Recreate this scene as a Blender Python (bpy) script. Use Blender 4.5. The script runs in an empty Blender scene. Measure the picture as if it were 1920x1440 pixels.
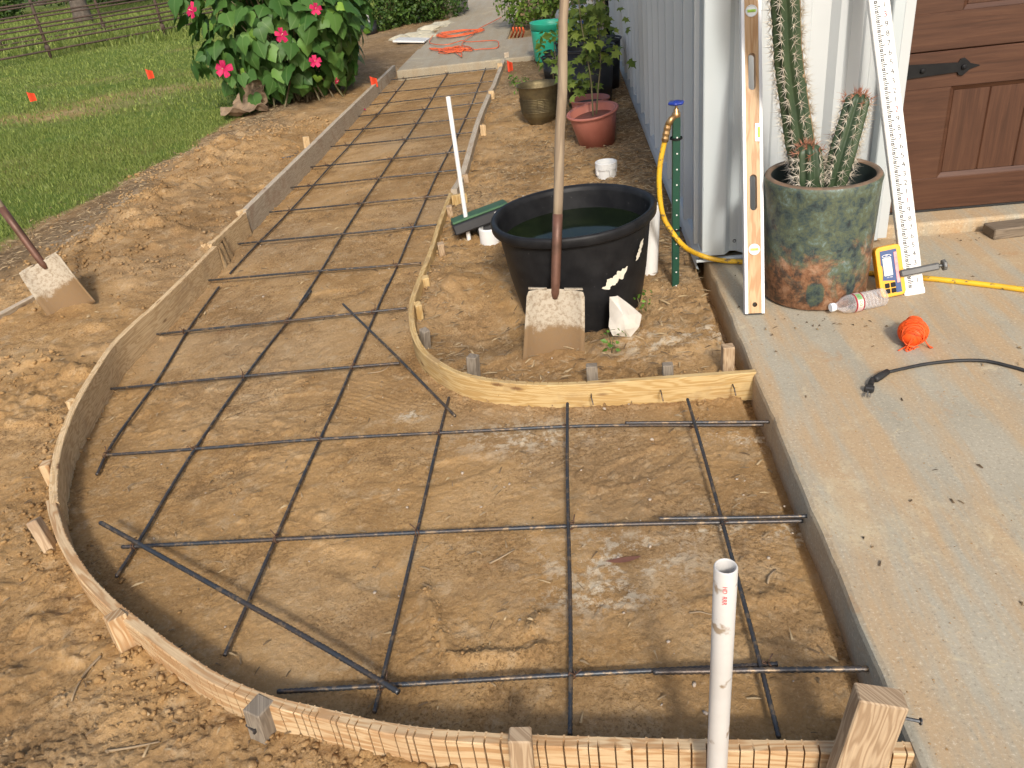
import bpy, bmesh, math, random
import numpy as np
from mathutils import Matrix, Vector, Euler, noise as mnoise
random.seed(7); RNG = np.random.default_rng(7)
SC = bpy.context.scene
COL = SC.collection
R = math.radians

# ------------------------------------------------------------------ camera
CAM_H, FPX = 1.30, 1516.1
PITCH, ROLL, YAW = R(30.08), R(7.28), R(-6.44)
_fw = Vector((math.sin(YAW)*math.cos(PITCH), math.cos(YAW)*math.cos(PITCH), -math.sin(PITCH)))
_r0 = Vector((math.cos(YAW), -math.sin(YAW), 0)); _d0 = _fw.cross(_r0)
_rt = _r0*math.cos(ROLL) + _d0*math.sin(ROLL)
_dn = -_r0*math.sin(ROLL) + _d0*math.cos(ROLL)
cam = bpy.data.cameras.new('camera'); camo = bpy.data.objects.new('camera', cam); COL.objects.link(camo)
m3 = Matrix((_rt, -_dn, -_fw)).transposed()
camo.matrix_world = Matrix.Translation((0, 0, CAM_H)) @ m3.to_4x4()
cam.sensor_width = 36; cam.lens = FPX/1920*36; cam.clip_start = .05; cam.clip_end = 600
SC.camera = camo

# ------------------------------------------------------------------ sky, sun, exposure
SUN_EL, SUN_AZ = R(36), R(170)
w = bpy.data.worlds.new('World'); SC.world = w; w.use_nodes = True
nt = w.node_tree; sky = nt.nodes.new('ShaderNodeTexSky'); sky.sky_type = 'NISHITA'; sky.sun_disc = False
sky.sun_elevation = SUN_EL; sky.sun_rotation = SUN_AZ; sky.air_density = 1.0; sky.dust_density = 3.5; sky.ozone_density = 1.0
nt.links.new(sky.outputs[0], nt.nodes['Background'].inputs[0]); nt.nodes['Background'].inputs[1].default_value = .14
sl = bpy.data.lights.new('sun', 'SUN'); sl.energy = 2.3; sl.angle = R(7); sl.color = (1, .955, .88)
so = bpy.data.objects.new('sun', sl); COL.objects.link(so)
sd = Vector((math.sin(SUN_AZ)*math.cos(SUN_EL), math.cos(SUN_AZ)*math.cos(SUN_EL), math.sin(SUN_EL)))
so.rotation_euler = sd.to_track_quat('Z', 'Y').to_euler(); so.location = (2, -3, 6)
SC.view_settings.view_transform = 'Standard'; SC.view_settings.look = 'None'
SC.view_settings.exposure = .50; SC.view_settings.gamma = 1
SC.render.engine = 'CYCLES'

# ------------------------------------------------------------------ survey helpers: photo point -> place in the yard (metres)
def ray(u, v): return _rt*((u-960)/FPX) + _dn*((v-720)/FPX) + _fw
def G(u, v, z=0.):
    r = ray(u, v); return Vector((0, 0, CAM_H)) + r*((z-CAM_H)/r.z)
def PY(u, v, y):
    r = ray(u, v); return Vector((0, 0, CAM_H)) + r*(y/r.y)

# ------------------------------------------------------------------ object helpers
RM = {}
def tag(o, label=None, cat=None, group=None, kind=None):
    if label: o['label'] = label
    if cat: o['category'] = cat
    if group: o['group'] = group
    if kind: o['kind'] = kind
    return o
def root(name, label, cat, M=None, group=None):
    o = bpy.data.objects.new(name, None); COL.objects.link(o); o.empty_display_size = .05
    M = Matrix.Translation(M) if isinstance(M, (Vector, tuple)) else M
    o.matrix_world = M; RM[o.name] = M
    return tag(o, label, cat, group)
def link(name, me, parent=None, M=None):
    o = bpy.data.objects.new(name, me); COL.objects.link(o)
    if parent: o.parent = parent
    if M is not None: o.matrix_local = M if parent else M
    if M is not None and not parent: o.matrix_world = M
    return o
def frame(origin, zdir, xhint):
    z = Vector(zdir).normalized(); x = Vector(xhint); x = (x - z*x.dot(z)).normalized(); y = z.cross(x)
    m = Matrix((x, y, z)).transposed().to_4x4(); m.translation = Vector(origin); return m
class MB:
    def __init__(s): s.v = []; s.f = []; s.u = []; s.m = []
    def add(s, vs, fs, uv=None, mi=0):
        b = len(s.v); s.v += [tuple(p) for p in vs]
        for k, f in enumerate(fs):
            s.f.append([b+i for i in f]); s.m.append(mi)
            s.u += ([uv[i] for i in f] if uv else [(vs[i][0], vs[i][2]) for i in f])
        return s
    def mesh(s, name, mats, smooth=False, M=None):
        me = bpy.data.meshes.new(name)
        vs = s.v
        if M is not None: vs = [tuple(M @ Vector(p)) for p in vs]
        me.from_pydata(vs, [], s.f)
        mats = mats if isinstance(mats, (list, tuple)) else [mats]
        for mt in mats: me.materials.append(mt)
        ul = me.uv_layers.new(name='UVMap'); ul.data.foreach_set('uv', [c for p in s.u for c in p])
        if len(mats) > 1: me.polygons.foreach_set('material_index', s.m)
        if smooth: me.polygons.foreach_set('use_smooth', [True]*len(me.polygons))
        me.update(); return me
    def build(s, name, mats, parent=None, smooth=False, world=False, origin=None):
        # world: the points are yard coordinates, turn them into the parent's own frame
        M = None
        if parent and world: M = RM[parent.name].inverted()
        if not parent and origin is not None: M = Matrix.Translation(-Vector(origin))
        o = link(name, s.mesh(name, mats, smooth, M), parent)
        if not parent and origin is not None: o.location = origin
        RM[o.name] = (RM[parent.name] if parent else Matrix.Translation(origin) if origin is not None else Matrix())
        return o
    # --- shapes
    def box(s, c, size, Rm=None, b=.002, long=0, mi=0, taper=1.):
        hx, hy, hz = [d/2 for d in size]; b = min(b, hx*.5, hy*.5, hz*.5)
        P = []
        for sx in (-1, 1):
            for sy in (-1, 1):
                for sz in (-1, 1):
                    P += [(sx*hx, sy*(hy-b), sz*(hz-b)), (sx*(hx-b), sy*hy, sz*(hz-b)), (sx*(hx-b), sy*(hy-b), sz*hz)]
        I = lambda x, y, z, k: ((x*2+y)*2+z)*3+k
        F = []
        for a in (0, 1):
            F.append([I(a,0,0,0), I(a,1,0,0), I(a,1,1,0), I(a,0,1,0)] if a else [I(a,0,0,0), I(a,0,1,0), I(a,1,1,0), I(a,1,0,0)])
            F.append([I(0,a,0,1), I(0,a,1,1), I(1,a,1,1), I(1,a,0,1)] if a else [I(0,a,0,1), I(1,a,0,1), I(1,a,1,1), I(0,a,1,1)])
            F.append([I(0,0,a,2), I(1,0,a,2), I(1,1,a,2), I(0,1,a,2)] if a else [I(0,0,a,2), I(0,1,a,2), I(1,1,a,2), I(1,0,a,2)])
            for c2 in (0, 1):
                F.append([I(a,c2,0,0), I(a,c2,1,0), I(a,c2,1,1), I(a,c2,0,1)])
                F.append([I(a,0,c2,0), I(a,1,c2,0), I(a,1,c2,2), I(a,0,c2,2)])
                F.append([I(0,a,c2,1), I(1,a,c2,1), I(1,a,c2,2), I(0,a,c2,2)])
        for x in (0, 1):
            for y in (0, 1):
                for z in (0, 1): F.append([I(x,y,z,0), I(x,y,z,1), I(x,y,z,2)])
        if taper != 1.: P = [(p[0]*(1+(taper-1)*(.5-p[2]/(2*hz))), p[1]*(1+(taper-1)*(.5-p[2]/(2*hz))), p[2]) for p in P]
        o = [a for a in (0, 1, 2) if a != long]; ph = random.random()*9
        uv = [(p[long]+ph, p[o[0]]+p[o[1]]*.9+ph) for p in P]
        # wind every face outward
        FF = []
        for f in F:
            n = (Vector(P[f[1]])-Vector(P[f[0]])).cross(Vector(P[f[2]])-Vector(P[f[0]])); ce = sum((Vector(P[i]) for i in f), Vector())/len(f)
            FF.append(f if n.dot(ce) > 0 else f[::-1])
        M3 = Rm if Rm is not None else Matrix.Identity(3); c = Vector(c)
        return s.add([c + M3 @ Vector(p) for p in P], FF, uv, mi)
    def tube(s, pts, r, n=8, cap=True, mi=0, uvs=1.):
        pts = [Vector(p) for p in pts]; k = len(pts)
        rs = r if isinstance(r, (list, tuple)) else [r]*k
        T = [(pts[min(i+1, k-1)]-pts[max(i-1, 0)]).normalized() for i in range(k)]
        ref = Vector((0, 0, 1)) if abs(T[0].z) < .9 else Vector((1, 0, 0))
        x = T[0].cross(ref).normalized(); V = []; UV = []; L = 0.; ph = random.random()*7
        for i in range(k):
            if i: L += (pts[i]-pts[i-1]).length
            x = (x - T[i]*x.dot(T[i])).normalized(); y = T[i].cross(x)
            for j in range(n):
                a = 2*math.pi*j/n; V.append(pts[i]+(x*math.cos(a)+y*math.sin(a))*rs[i]); UV.append((L*uvs+ph, j/n*.12))
        F = [[i*n+j, i*n+(j+1) % n, (i+1)*n+(j+1) % n, (i+1)*n+j] for i in range(k-1) for j in range(n)]
        if cap: F += [list(range(n))[::-1], [(k-1)*n+j for j in range(n)]]
        return s.add(V, F, UV, mi)
    def lathe(s, prof, n=32, c=(0, 0, 0), Rm=None, mi=0, capb=False, capt=False, wob=None):
        c = Vector(c); M3 = Rm if Rm is not None else Matrix.Identity(3); V = []; UV = []
        for i, (rr, z) in enumerate(prof):
            for j in range(n):
                a = 2*math.pi*j/n; q = rr*(wob(a, z) if wob else 1)
                V.append(c + M3 @ Vector((q*math.cos(a), q*math.sin(a), z))); UV.append((a*.2, z))
        k = len(prof)
        F = [[i*n+j, i*n+(j+1) % n, (i+1)*n+(j+1) % n, (i+1)*n+j] for i in range(k-1) for j in range(n)]
        if capb: F.append(list(range(n))[::-1])
        if capt: F.append([(k-1)*n+j for j in range(n)])
        return s.add(V, F, UV, mi)
def smooth_path(P, step=.02):
    P = [Vector(p) for p in P]; Q = [P[0]*2-P[1]]+P+[P[-1]*2-P[-2]]; out = []
    for i in range(1, len(Q)-2):
        n = max(1, int((Q[i+1]-Q[i]).length/step))
        for k in range(n):
            t = k/n; a, b, c, d = Q[i-1], Q[i], Q[i+1], Q[i+2]
            out.append(.5*((2*b)+(c-a)*t+(2*a-5*b+4*c-d)*t*t+(3*b-a-3*c+d)*t**3))
    out.append(P[-1]); return out
def curve_mesh(cu, name, mats):
    o = bpy.data.objects.new('tmp', cu); COL.objects.link(o)
    dg = bpy.context.evaluated_depsgraph_get(); me = bpy.data.meshes.new_from_object(o.evaluated_get(dg)); me.name = name
    bpy.data.objects.remove(o); bpy.data.curves.remove(cu)
    me.materials.clear()
    for mt in (mats if isinstance(mats, (list, tuple)) else [mats]): me.materials.append(mt)
    return me
def flat(outlines, depth, name, mat, bevel=0.):
    cu = bpy.data.curves.new('c', 'CURVE'); cu.dimensions = '2D'; cu.fill_mode = 'BOTH'; cu.extrude = depth/2; cu.bevel_depth = bevel
    for ol in outlines:
        sp = cu.splines.new('POLY'); sp.points.add(len(ol)-1); sp.use_cyclic_u = True
        for p, q in zip(sp.points, ol): p.co = (q[0], q[1], 0, 1)
    return curve_mesh(cu, name, mat)
def text(st, size, name, mat, depth=.0004):
    cu = bpy.data.curves.new('t', 'FONT'); cu.body = st; cu.size = size; cu.extrude = depth/2; cu.align_x = 'CENTER'; cu.align_y = 'CENTER'
    return curve_mesh(cu, name, mat)
def rrect(cx, cy, wx, wy, r, n=6):
    out = []
    for qx, qy, a0 in ((1, 1, 0), (-1, 1, 90), (-1, -1, 180), (1, -1, 270)):
        for k in range(n+1):
            a = R(a0+90*k/n); out.append((cx+qx*(wx/2-r)+r*math.cos(a), cy+qy*(wy/2-r)+r*math.sin(a)))
    return out

# ------------------------------------------------------------------ materials
def new(name):
    m = bpy.data.materials.new(name); m.use_nodes = True; t = m.node_tree; b = t.nodes['Principled BSDF']
    return m, t, b
def N(t, typ, **kw):
    n = t.nodes.new('ShaderNode'+typ)
    for k, v in kw.items():
        if k in n.inputs.keys(): n.inputs[k].default_value = v
        else: setattr(n, k, v)
    return n
def c4(c): return (*c, 1) if len(c) == 3 else c
def mixc(t, fac, a, b, bt='MIX'):
    n = t.nodes.new('ShaderNodeMix'); n.data_type = 'RGBA'; n.blend_type = bt
    for s, v in ((0, fac), (6, a), (7, b)):
        if hasattr(v, 'is_linked') or isinstance(v, bpy.types.NodeSocket): t.links.new(v, n.inputs[s])
        else: n.inputs[s].default_value = v if s == 0 else c4(v)
    return n.outputs[2]
def coords(t, kind='Object', scale=(1, 1, 1)):
    tc = t.nodes.new('ShaderNodeTexCoord'); mp = t.nodes.new('ShaderNodeMapping'); mp.inputs['Scale'].default_value = scale
    if kind == 'World':
        g = t.nodes.new('ShaderNodeNewGeometry'); t.links.new(g.outputs['Position'], mp.inputs[0])
    else: t.links.new(tc.outputs[kind], mp.inputs[0])
    return mp.outputs[0]
def noi(t, co, scale, detail=4, rough=.55, dist=0.):
    n = N(t, 'TexNoise', Scale=scale, Detail=detail, Roughness=rough, Distortion=dist); t.links.new(co, n.inputs['Vector']); return n.outputs[0]
def ramp(t, fac, stops):
    n = t.nodes.new('ShaderNodeValToRGB'); e = n.color_ramp.elements
    while len(e) < len(stops): e.new(.5)
    for q, (p, c) in zip(e, stops): q.position = p; q.color = c4(c) if not isinstance(c, (int, float)) else (c, c, c, 1)
    t.links.new(fac, n.inputs[0]); return n.outputs[0]
def bump(t, b, h, strength, dist=.01, prev=None):
    n = N(t, 'Bump', Strength=strength, Distance=dist); t.links.new(h, n.inputs['Height'])
    if prev: t.links.new(prev, n.inputs['Normal'])
    t.links.new(n.outputs[0], b.inputs['Normal']); return n.outputs[0]
def pm(name, c1, c2=None, scale=6, rough=.6, metal=0, bs=0, bscale=60, coord='Object', lo=.35, hi=.65, sp=.5, r2=None, speck=None):
    m, t, b = new(name); b.inputs['Roughness'].default_value = rough; b.inputs['Metallic'].default_value = metal
    b.inputs['Specular IOR Level'].default_value = sp
    co = coords(t, coord)
    if c2 is None: c2 = tuple(x*.8 for x in c1)
    col = ramp(t, noi(t, co, scale, 6, .6), [(lo, c1), (hi, c2)])
    if speck:
        col = mixc(t, ramp(t, noi(t, co, speck[0], 3, .6), [(speck[1], 0.), (speck[1]+.08, 1.)]), col, speck[2])
    t.links.new(col, b.inputs['Base Color'])
    if r2 is not None: t.links.new(ramp(t, noi(t, co, scale*2, 4), [(.3, rough), (.7, r2)]), b.inputs['Roughness'])
    if bs: bump(t, b, noi(t, co, bscale, 5, .65), bs, .004)
    return m
def wood(name, light, dark, stain=None, gs=60., rough=.75, grey=0., knots=True):
    m, t, b = new(name); b.inputs['Roughness'].default_value = rough; b.inputs['Specular IOR Level'].default_value = .25
    co = coords(t, 'UV', (1, 1, 1))
    warp = N(t, 'TexNoise', Scale=2.2, Detail=3.); t.links.new(co, warp.inputs['Vector'])
    mp = N(t, 'Mapping'); mp.inputs['Scale'].default_value = (1.3, 13., 1.); t.links.new(co, mp.inputs[0])
    ad = N(t, 'VectorMath', operation='ADD'); sc = N(t, 'VectorMath', operation='SCALE'); sc.inputs['Scale'].default_value = .8
    t.links.new(warp.outputs[1], sc.inputs[0]); t.links.new(mp.outputs[0], ad.inputs[0]); t.links.new(sc.outputs[0], ad.inputs[1])
    ring = noi(t, ad.outputs[0], 2.6, 2, .5)
    wv = N(t, 'Math', operation='MULTIPLY'); wv.inputs[1].default_value = gs; t.links.new(ring, wv.inputs[0])
    sn = N(t, 'Math', operation='SINE'); t.links.new(wv.outputs[0], sn.inputs[0])
    mr = N(t, 'MapRange'); mr.inputs[1].default_value = -1; t.links.new(sn.outputs[0], mr.inputs[0])
    fine = N(t, 'Mapping'); fine.inputs['Scale'].default_value = (9, 260, 1); t.links.new(co, fine.inputs[0])
    fg = noi(t, fine.outputs[0], 1., 4, .6)
    f = ramp(t, mr.outputs[0], [(.25, 0.), (.95, 1.)])
    col = mixc(t, f, light, dark)
    col = mixc(t, ramp(t, fg, [(.35, .0), (.75, .45)]), col, tuple(c*.62 for c in dark))
    big = noi(t, co, 3.3, 4, .6)
    if grey: col = mixc(t, ramp(t, big, [(.3, grey*.4), (.7, grey)]), col, (.235, .20, .155))
    if stain: col = mixc(t, ramp(t, noi(t, co, 7, 5, .65), [(.52, 0.), (.72, .75)]), col, stain)
    if knots:
        vo = N(t, 'TexVoronoi', Scale=1.); mk = N(t, 'Mapping'); mk.inputs['Scale'].default_value = (4.5, 14, 1)
        t.links.new(co, mk.inputs[0]); t.links.new(mk.outputs[0], vo.inputs['Vector'])
        col = mixc(t, ramp(t, vo.outputs[0], [(.05, .85), (.13, 0.)]), col, (.13, .06, .025))
    t.links.new(col, b.inputs['Base Color'])
    bump(t, b, fg, .35, .002)
    return m
M_PINE = wood('pine', (.64, .47, .27), (.48, .32, .16), stain=(.34, .23, .13))
M_PINE2 = wood('pine_kerfed', (.56, .41, .24), (.40, .235, .11), stain=(.38, .25, .14), gs=36)
M_PINEY = wood('pine_yellow', (.54, .39, .185), (.43, .275, .105), gs=45, stain=(.30, .20, .10))
M_GREYW = wood('weathered_board', (.57, .48, .36), (.42, .34, .245), stain=(.31, .20, .13), grey=.25)
M_STAKE = wood('stake_wood', (.50, .36, .22), (.32, .205, .11), stain=(.27, .18, .11), grey=.3)
M_STAKEG = wood('stake_grey', (.25, .205, .155), (.14, .11, .08), grey=.5)
M_HANDLE = wood('shovel_handle', (.34, .25, .155), (.22, .15, .09), grey=.5, gs=14, knots=False)
M_LVLW = wood('level_wood', (.50, .32, .165), (.38, .21, .09), gs=34, rough=.4, knots=False)
M_SCRAPW = wood('old_wood', (.20, .15, .10), (.10, .07, .045), grey=.4)
def rebar_mat():
    m, t, b = new('rebar_steel'); co = coords(t, 'World'); b.inputs['Metallic'].default_value = .6; b.inputs['Roughness'].default_value = .42
    col = mixc(t, ramp(t, noi(t, co, 5, 5, .6), [(.42, 0.), (.68, 1.)]), (.060, .065, .072), (.10, .075, .058))
    col = mixc(t, ramp(t, noi(t, co, 40, 4, .7), [(.53, 0.), (.62, .7)]), col, (.27, .19, .11))
    t.links.new(col, b.inputs['Base Color']); bump(t, b, noi(t, co, 300, 3), .3, .002); return m
M_REBAR = rebar_mat()
M_TIE = pm('tie_wire', (.10, .06, .04), (.16, .08, .045), rough=.7, metal=.4)
M_PVC = pm('pvc_white', (.54, .525, .50), (.48, .46, .43), 9, .4, speck=(30, .60, (.26, .20, .14)))
M_PVCC = pm('pvc_clean', (.70, .69, .66), (.64, .63, .60), 9, .3)
M_BLACKP = pm('black_plastic', (.008, .008, .009), (.016, .016, .017), 14, .5, sp=.22, bs=.15, bscale=40, speck=(55, .70, (.11, .105, .10)))
M_BLACKN = pm('black_nursery', (.012, .012, .013), (.02, .02, .022), 5, .5)
M_GREENP = pm('green_bucket_plastic', (.03, .46, .29), (.035, .40, .26), 4, .4)
M_GREENLID = pm('green_lid', (.045, .12, .05), (.03, .085, .04), 12, .55)
M_BLUEP = pm('blue_barrel_plastic', (.02, .10, .36), (.02, .075, .28), 4, .4)
M_GREYP = pm('grey_lid', (.42, .40, .37), (.36, .34, .31), 4, .5)
M_BRASS = pm('old_brass', (.22, .175, .09), (.12, .095, .055), 14, .5, .8, bs=.1, bscale=40, r2=.65)
M_TERRA = pm('terracotta_plastic', (.44, .155, .11), (.37, .12, .085), 6, .5, speck=(60, .68, (.52, .33, .24)))
M_STEELD = pm('blade_steel', (.27, .215, .145), (.30, .225, .135), 7, .75, .1, bs=.4, bscale=45, speck=(8, .50, (.20, .13, .068)))
M_SOCK = pm('rusty_socket', (.085, .042, .026), (.16, .075, .05), 16, .5, .3, bs=.15, bscale=80)
M_ROCK = pm('white_rock', (.66, .61, .53), (.50, .45, .37), 7, .75, bs=.3, bscale=25)
M_HOSE = pm('yellow_hose', (.68, .41, .015), (.58, .33, .02), 12, .5, speck=(45, .58, (.14, .09, .04)))
M_POSTG = pm('green_post', (.006, .045, .028), (.01, .06, .035), 10, .4)
M_BLUEH = pm('blue_handle', (.01, .03, .22), (.02, .04, .26), 10, .35)
M_BRASSN = pm('faucet_brass', (.42, .27, .12), (.34, .2, .09), 30, .35, .8)
M_WHITE = pm('white_enamel', (.72, .72, .71), (.66, .66, .65), 14, .35)
M_WALL = pm('wall_sheet', (.49, .51, .505), (.45, .47, .47), 1.2, .42, coord='World')
M_TRIM = pm('wall_trim', (.47, .505, .51), (.43, .47, .475), 2., .38, coord='World')
M_ROOFM = pm('roof_sheet', (.50, .52, .53), (.46, .48, .49), 2., .4)
M_BLKI = pm('black_iron', (.007, .007, .008), (.012, .012, .012), 20, .55, sp=.2)
M_RUBB = pm('black_rubber', (.012, .012, .012), (.022, .022, .022), 20, .6)
M_ORANGE = pm('orange_twine', (.86, .11, .008), (.74, .08, .008), 30, .6)
M_OCORD = pm('orange_cord', (.72, .13, .035), (.58, .10, .03), 30, .55)
M_FLAG = pm('flag_vinyl', (.82, .075, .025), (.72, .06, .02), 4, .5)
M_WIRE = pm('flag_wire', (.25, .25, .25), (.2, .2, .2), 4, .4, .8)
M_YEL = pm('receiver_yellow', (.78, .38, .012), (.70, .33, .012), 10, .45)
M_NAVY = pm('receiver_navy', (.025, .065, .19), (.02, .055, .16), 8, .4)
M_LCD = pm('lcd', (.62, .66, .56), (.55, .60, .50), 5, .25)
M_PINKS = pm('sensor_window', (.74, .22, .24), (.80, .36, .36), 60, .3)
M_GREYC = pm('clamp_grey', (.10, .10, .10), (.13, .13, .125), 20, .45, .3)
M_INK = pm('black_ink', (.015, .015, .015), (.02, .02, .02), 4, .6)
M_REDINK = pm('red_ink', (.62, .05, .06), (.55, .06, .06), 4, .6)
M_RODW = pm('rod_white', (.76, .75, .72), (.68, .67, .63), 10, .45, speck=(70, .66, (.40, .34, .25)))
M_VIAL = pm('vial_green', (.38, .62, .08), (.46, .68, .16), 30, .15)
M_CAPP = pm('bottle_cap', (.80, .82, .84), (.75, .77, .8), 8, .4)
M_LABR = pm('label_red', (.30, .02, .03), (.26, .02, .03), 8, .4)
M_LABC = pm('label_cream', (.76, .74, .58), (.66, .62, .34), 14, .4)
M_LABG = pm('label_green', (.06, .22, .05), (.35, .5, .25), 40, .4)
M_LABP = pm('label_pink', (.62, .47, .45), (.58, .42, .4), 20, .4)
M_SCUFF = pm('pale_scuff', (.70, .66, .55), (.60, .56, .45), 30, .8, bs=.3)
M_CARD = pm('cardboard', (.27, .19, .12), (.16, .11, .07), 6, .85, bs=.3, bscale=12)
M_STONE = pm('limestone', (.48, .44, .32), (.34, .31, .23), 9, .9, bs=.5, bscale=20)
M_FENCE = pm('rusty_pipe', (.052, .034, .026), (.09, .055, .038), 4, .8)
M_BARK = pm('bark', (.07, .055, .042), (.12, .095, .075), 14, .9, bs=.6, bscale=20)
M_STEM = pm('stem', (.16, .15, .07), (.12, .09, .05), 10, .7)
M_TWIG = pm('twig', (.30, .22, .13), (.20, .14, .08), 10, .85)
M_SEALB = pm('door_seal', (.01, .01, .01), (.014, .014, .014), 6, .7)
def leafmat(name, c1, c2, trans=.25, rough=.5, vein=None, sp=.3):
    m, t, b = new(name); b.inputs['Roughness'].default_value = rough; b.inputs['Specular IOR Level'].default_value = sp
    g = t.nodes.new('ShaderNodeNewGeometry'); oi = t.nodes.new('ShaderNodeObjectInfo')
    ad = N(t, 'Math', operation='ADD'); t.links.new(g.outputs['Random Per Island'], ad.inputs[0]); t.links.new(oi.outputs['Random'], ad.inputs[1])
    fr = N(t, 'Math', operation='FRACT'); t.links.new(ad.outputs[0], fr.inputs[0])
    col = ramp(t, fr.outputs[0], [(0., c1), (.72, c2), (1., tuple(min(1, x*1.5+.02*(i < 2)) for i, x in enumerate(c2)))])
    if vein:
        sx = N(t, 'SeparateXYZ'); tc = N(t, 'TexCoord'); t.links.new(tc.outputs['UV'], sx.inputs[0])
        ab = N(t, 'Math', operation='ABSOLUTE'); t.links.new(sx.outputs[0], ab.inputs[0])
        col = mixc(t, ramp(t, ab.outputs[0], [(.012, .55), (.035, 0.)]), col, vein)
    t.links.new(col, b.inputs['Base Color'])
    tr = N(t, 'BsdfTranslucent'); t.links.new(mixc(t, .5, col, (.10, .22, .02)), tr.inputs[0])
    mx = t.nodes.new('ShaderNodeMixShader'); mx.inputs[0].default_value = trans
    t.links.new(b.outputs[0], mx.inputs[1]); t.links.new(tr.outputs[0], mx.inputs[2]); t.links.new(mx.outputs[0], t.nodes['Material Output'].inputs[0])
    return m
M_HIB = leafmat('hibiscus_leaf', (.040, .105, .022), (.075, .160, .036), vein=(.15, .24, .08))
M_HIBY = leafmat('hibiscus_young_leaf', (.11, .22, .03), (.16, .28, .04), vein=(.22, .32, .10))
M_PETAL = leafmat('hibiscus_petal', (.40, .005, .070), (.50, .010, .09), trans=.2, rough=.6)
M_PETALC = pm('petal_throat', (.32, .005, .04), (.3, .005, .05), 4, .6)
M_STAM = pm('stamen', (.80, .62, .42), (.75, .55, .35), 30, .6)
M_MAPLE = leafmat('sapling_leaf', (.075, .12, .022), (.125, .165, .03))
M_HEDGE = leafmat('hedge_leaf', (.022, .055, .010), (.06, .11, .02), trans=.2)
M_SHRUBY = leafmat('shrub_leaf', (.07, .14, .02), (.15, .22, .035))
M_SHRUBR = leafmat('shrub_red_leaf', (.09, .018, .03), (.14, .03, .04))
M_TREEL = leafmat('tree_leaf', (.022, .052, .012), (.055, .095, .02), trans=.2)
M_GRASS = leafmat('grass_blade', (.110, .160, .030), (.190, .225, .055), trans=.25, rough=.55)
M_WEED = leafmat('weed_leaf', (.06, .14, .02), (.10, .2, .03))

def blade_mat():
    m, t, b = new('muddy_blade'); co = coords(t, 'Object'); b.inputs['Roughness'].default_value = .85; b.inputs['Specular IOR Level'].default_value = .2
    sz = N(t, 'SeparateXYZ'); t.links.new(co, sz.inputs[0]); n = noi(t, co, 14, 7, .7); n2 = noi(t, co, 70, 5, .75)
    ad = N(t, 'Math', operation='MULTIPLY_ADD'); ad.inputs[1].default_value = .16; t.links.new(n, ad.inputs[0]); t.links.new(sz.outputs[2], ad.inputs[2])
    col = mixc(t, ramp(t, ad.outputs[0], [(.20, 0.), (.225, 1.)]), (.205, .130, .066), (.40, .345, .265))
    col = mixc(t, ramp(t, n2, [(.40, .6), (.52, 0.)]), col, (.19, .13, .075)); col = mixc(t, ramp(t, n, [(.60, 0.), (.72, .5)]), col, (.20, .17, .14))
    t.links.new(col, b.inputs['Base Color']); bump(t, b, n2, .5, .004); return m
M_BLADE = blade_mat()
# ------------------------------------------------------------------ numpy noise
_T = RNG.random((256, 256))
def vn(x, y):
    xi = np.floor(x).astype(int); yi = np.floor(y).astype(int); fx = x-xi; fy = y-yi
    fx = fx*fx*(3-2*fx); fy = fy*fy*(3-2*fy); a = _T[xi & 255, yi & 255]; b = _T[(xi+1) & 255, yi & 255]; c = _T[xi & 255, (yi+1) & 255]; d = _T[(xi+1) & 255, (yi+1) & 255]
    return (a*(1-fx)+b*fx)*(1-fy)+(c*(1-fx)+d*fx)*fy
def fb(x, y, s, o=3, off=0.):
    r = 0.; a = .5; k = s
    for i in range(o):
        r = r + a*(vn(x*k+off+17.3*i, y*k+off*1.7+9.1*i)-.5)*2; a *= .5; k *= 2.03
    return r
def ss(a, b, x): t = np.clip((x-a)/(b-a), 0, 1); return t*t*(3-2*t)

# ------------------------------------------------------------------ where the form boards run (photo points of their top edges, on the level z = 0)
E_GREY = [(741, 123), (651, 210), (560, 299), (461, 396)]
E_NEW = [(461, 399), (430, 428), (397, 459)]
E_CURVE = [(406, 461), (352, 516), (298, 568), (250, 610), (212, 650), (178, 702), (146, 758), (126, 806), (114, 850), (108, 898), (109, 940)]
E_NEAR = [(103, 933), (117, 980), (133, 1020), (167, 1073), (213, 1120), (267, 1163), (333, 1212), (400, 1256), (460, 1284), (520, 1306), (580, 1320), (640, 1333), (707, 1348), (807, 1363), (940, 1373), (1073, 1378), (1280, 1383), (1480, 1386), (1706, 1389)]
E_INNER = [(841, 362), (820, 417), (803, 470), (783, 520), (769, 560), (766, 593), (773, 632), (790, 660), (820, 683), (853, 700), (893, 711), (940, 718), (1007, 722), (1073, 721), (1140, 717), (1280, 708), (1418, 699)]
E_RIGHT = [(941, 112), (923, 157), (913, 177), (890, 233), (864, 320), (845, 356)]
W = lambda L, z=0.: [G(u, v, z) for u, v in L]
P_GREY, P_NEW, P_CURVE, P_NEAR, P_INNER, P_RIGHT = [W(e) for e in (E_GREY, E_NEW, E_CURVE, E_NEAR, E_INNER, E_RIGHT)]
SP_CURVE = smooth_path(P_CURVE, .02); SP_NEAR = smooth_path(P_NEAR, .02); SP_INNER = smooth_path(P_INNER, .02)
poly = [p.to_2d() for p in P_GREY] + [p.to_2d() for p in P_NEW[1:2]] + [p.to_2d() for p in SP_CURVE[::2]] + [p.to_2d() for p in SP_NEAR[::2]] + [Vector((.52, 2.1))] + [p.to_2d() for p in SP_INNER[::-2]] + [p.to_2d() for p in P_RIGHT[::-1]]
PATH = np.array(poly)
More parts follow.
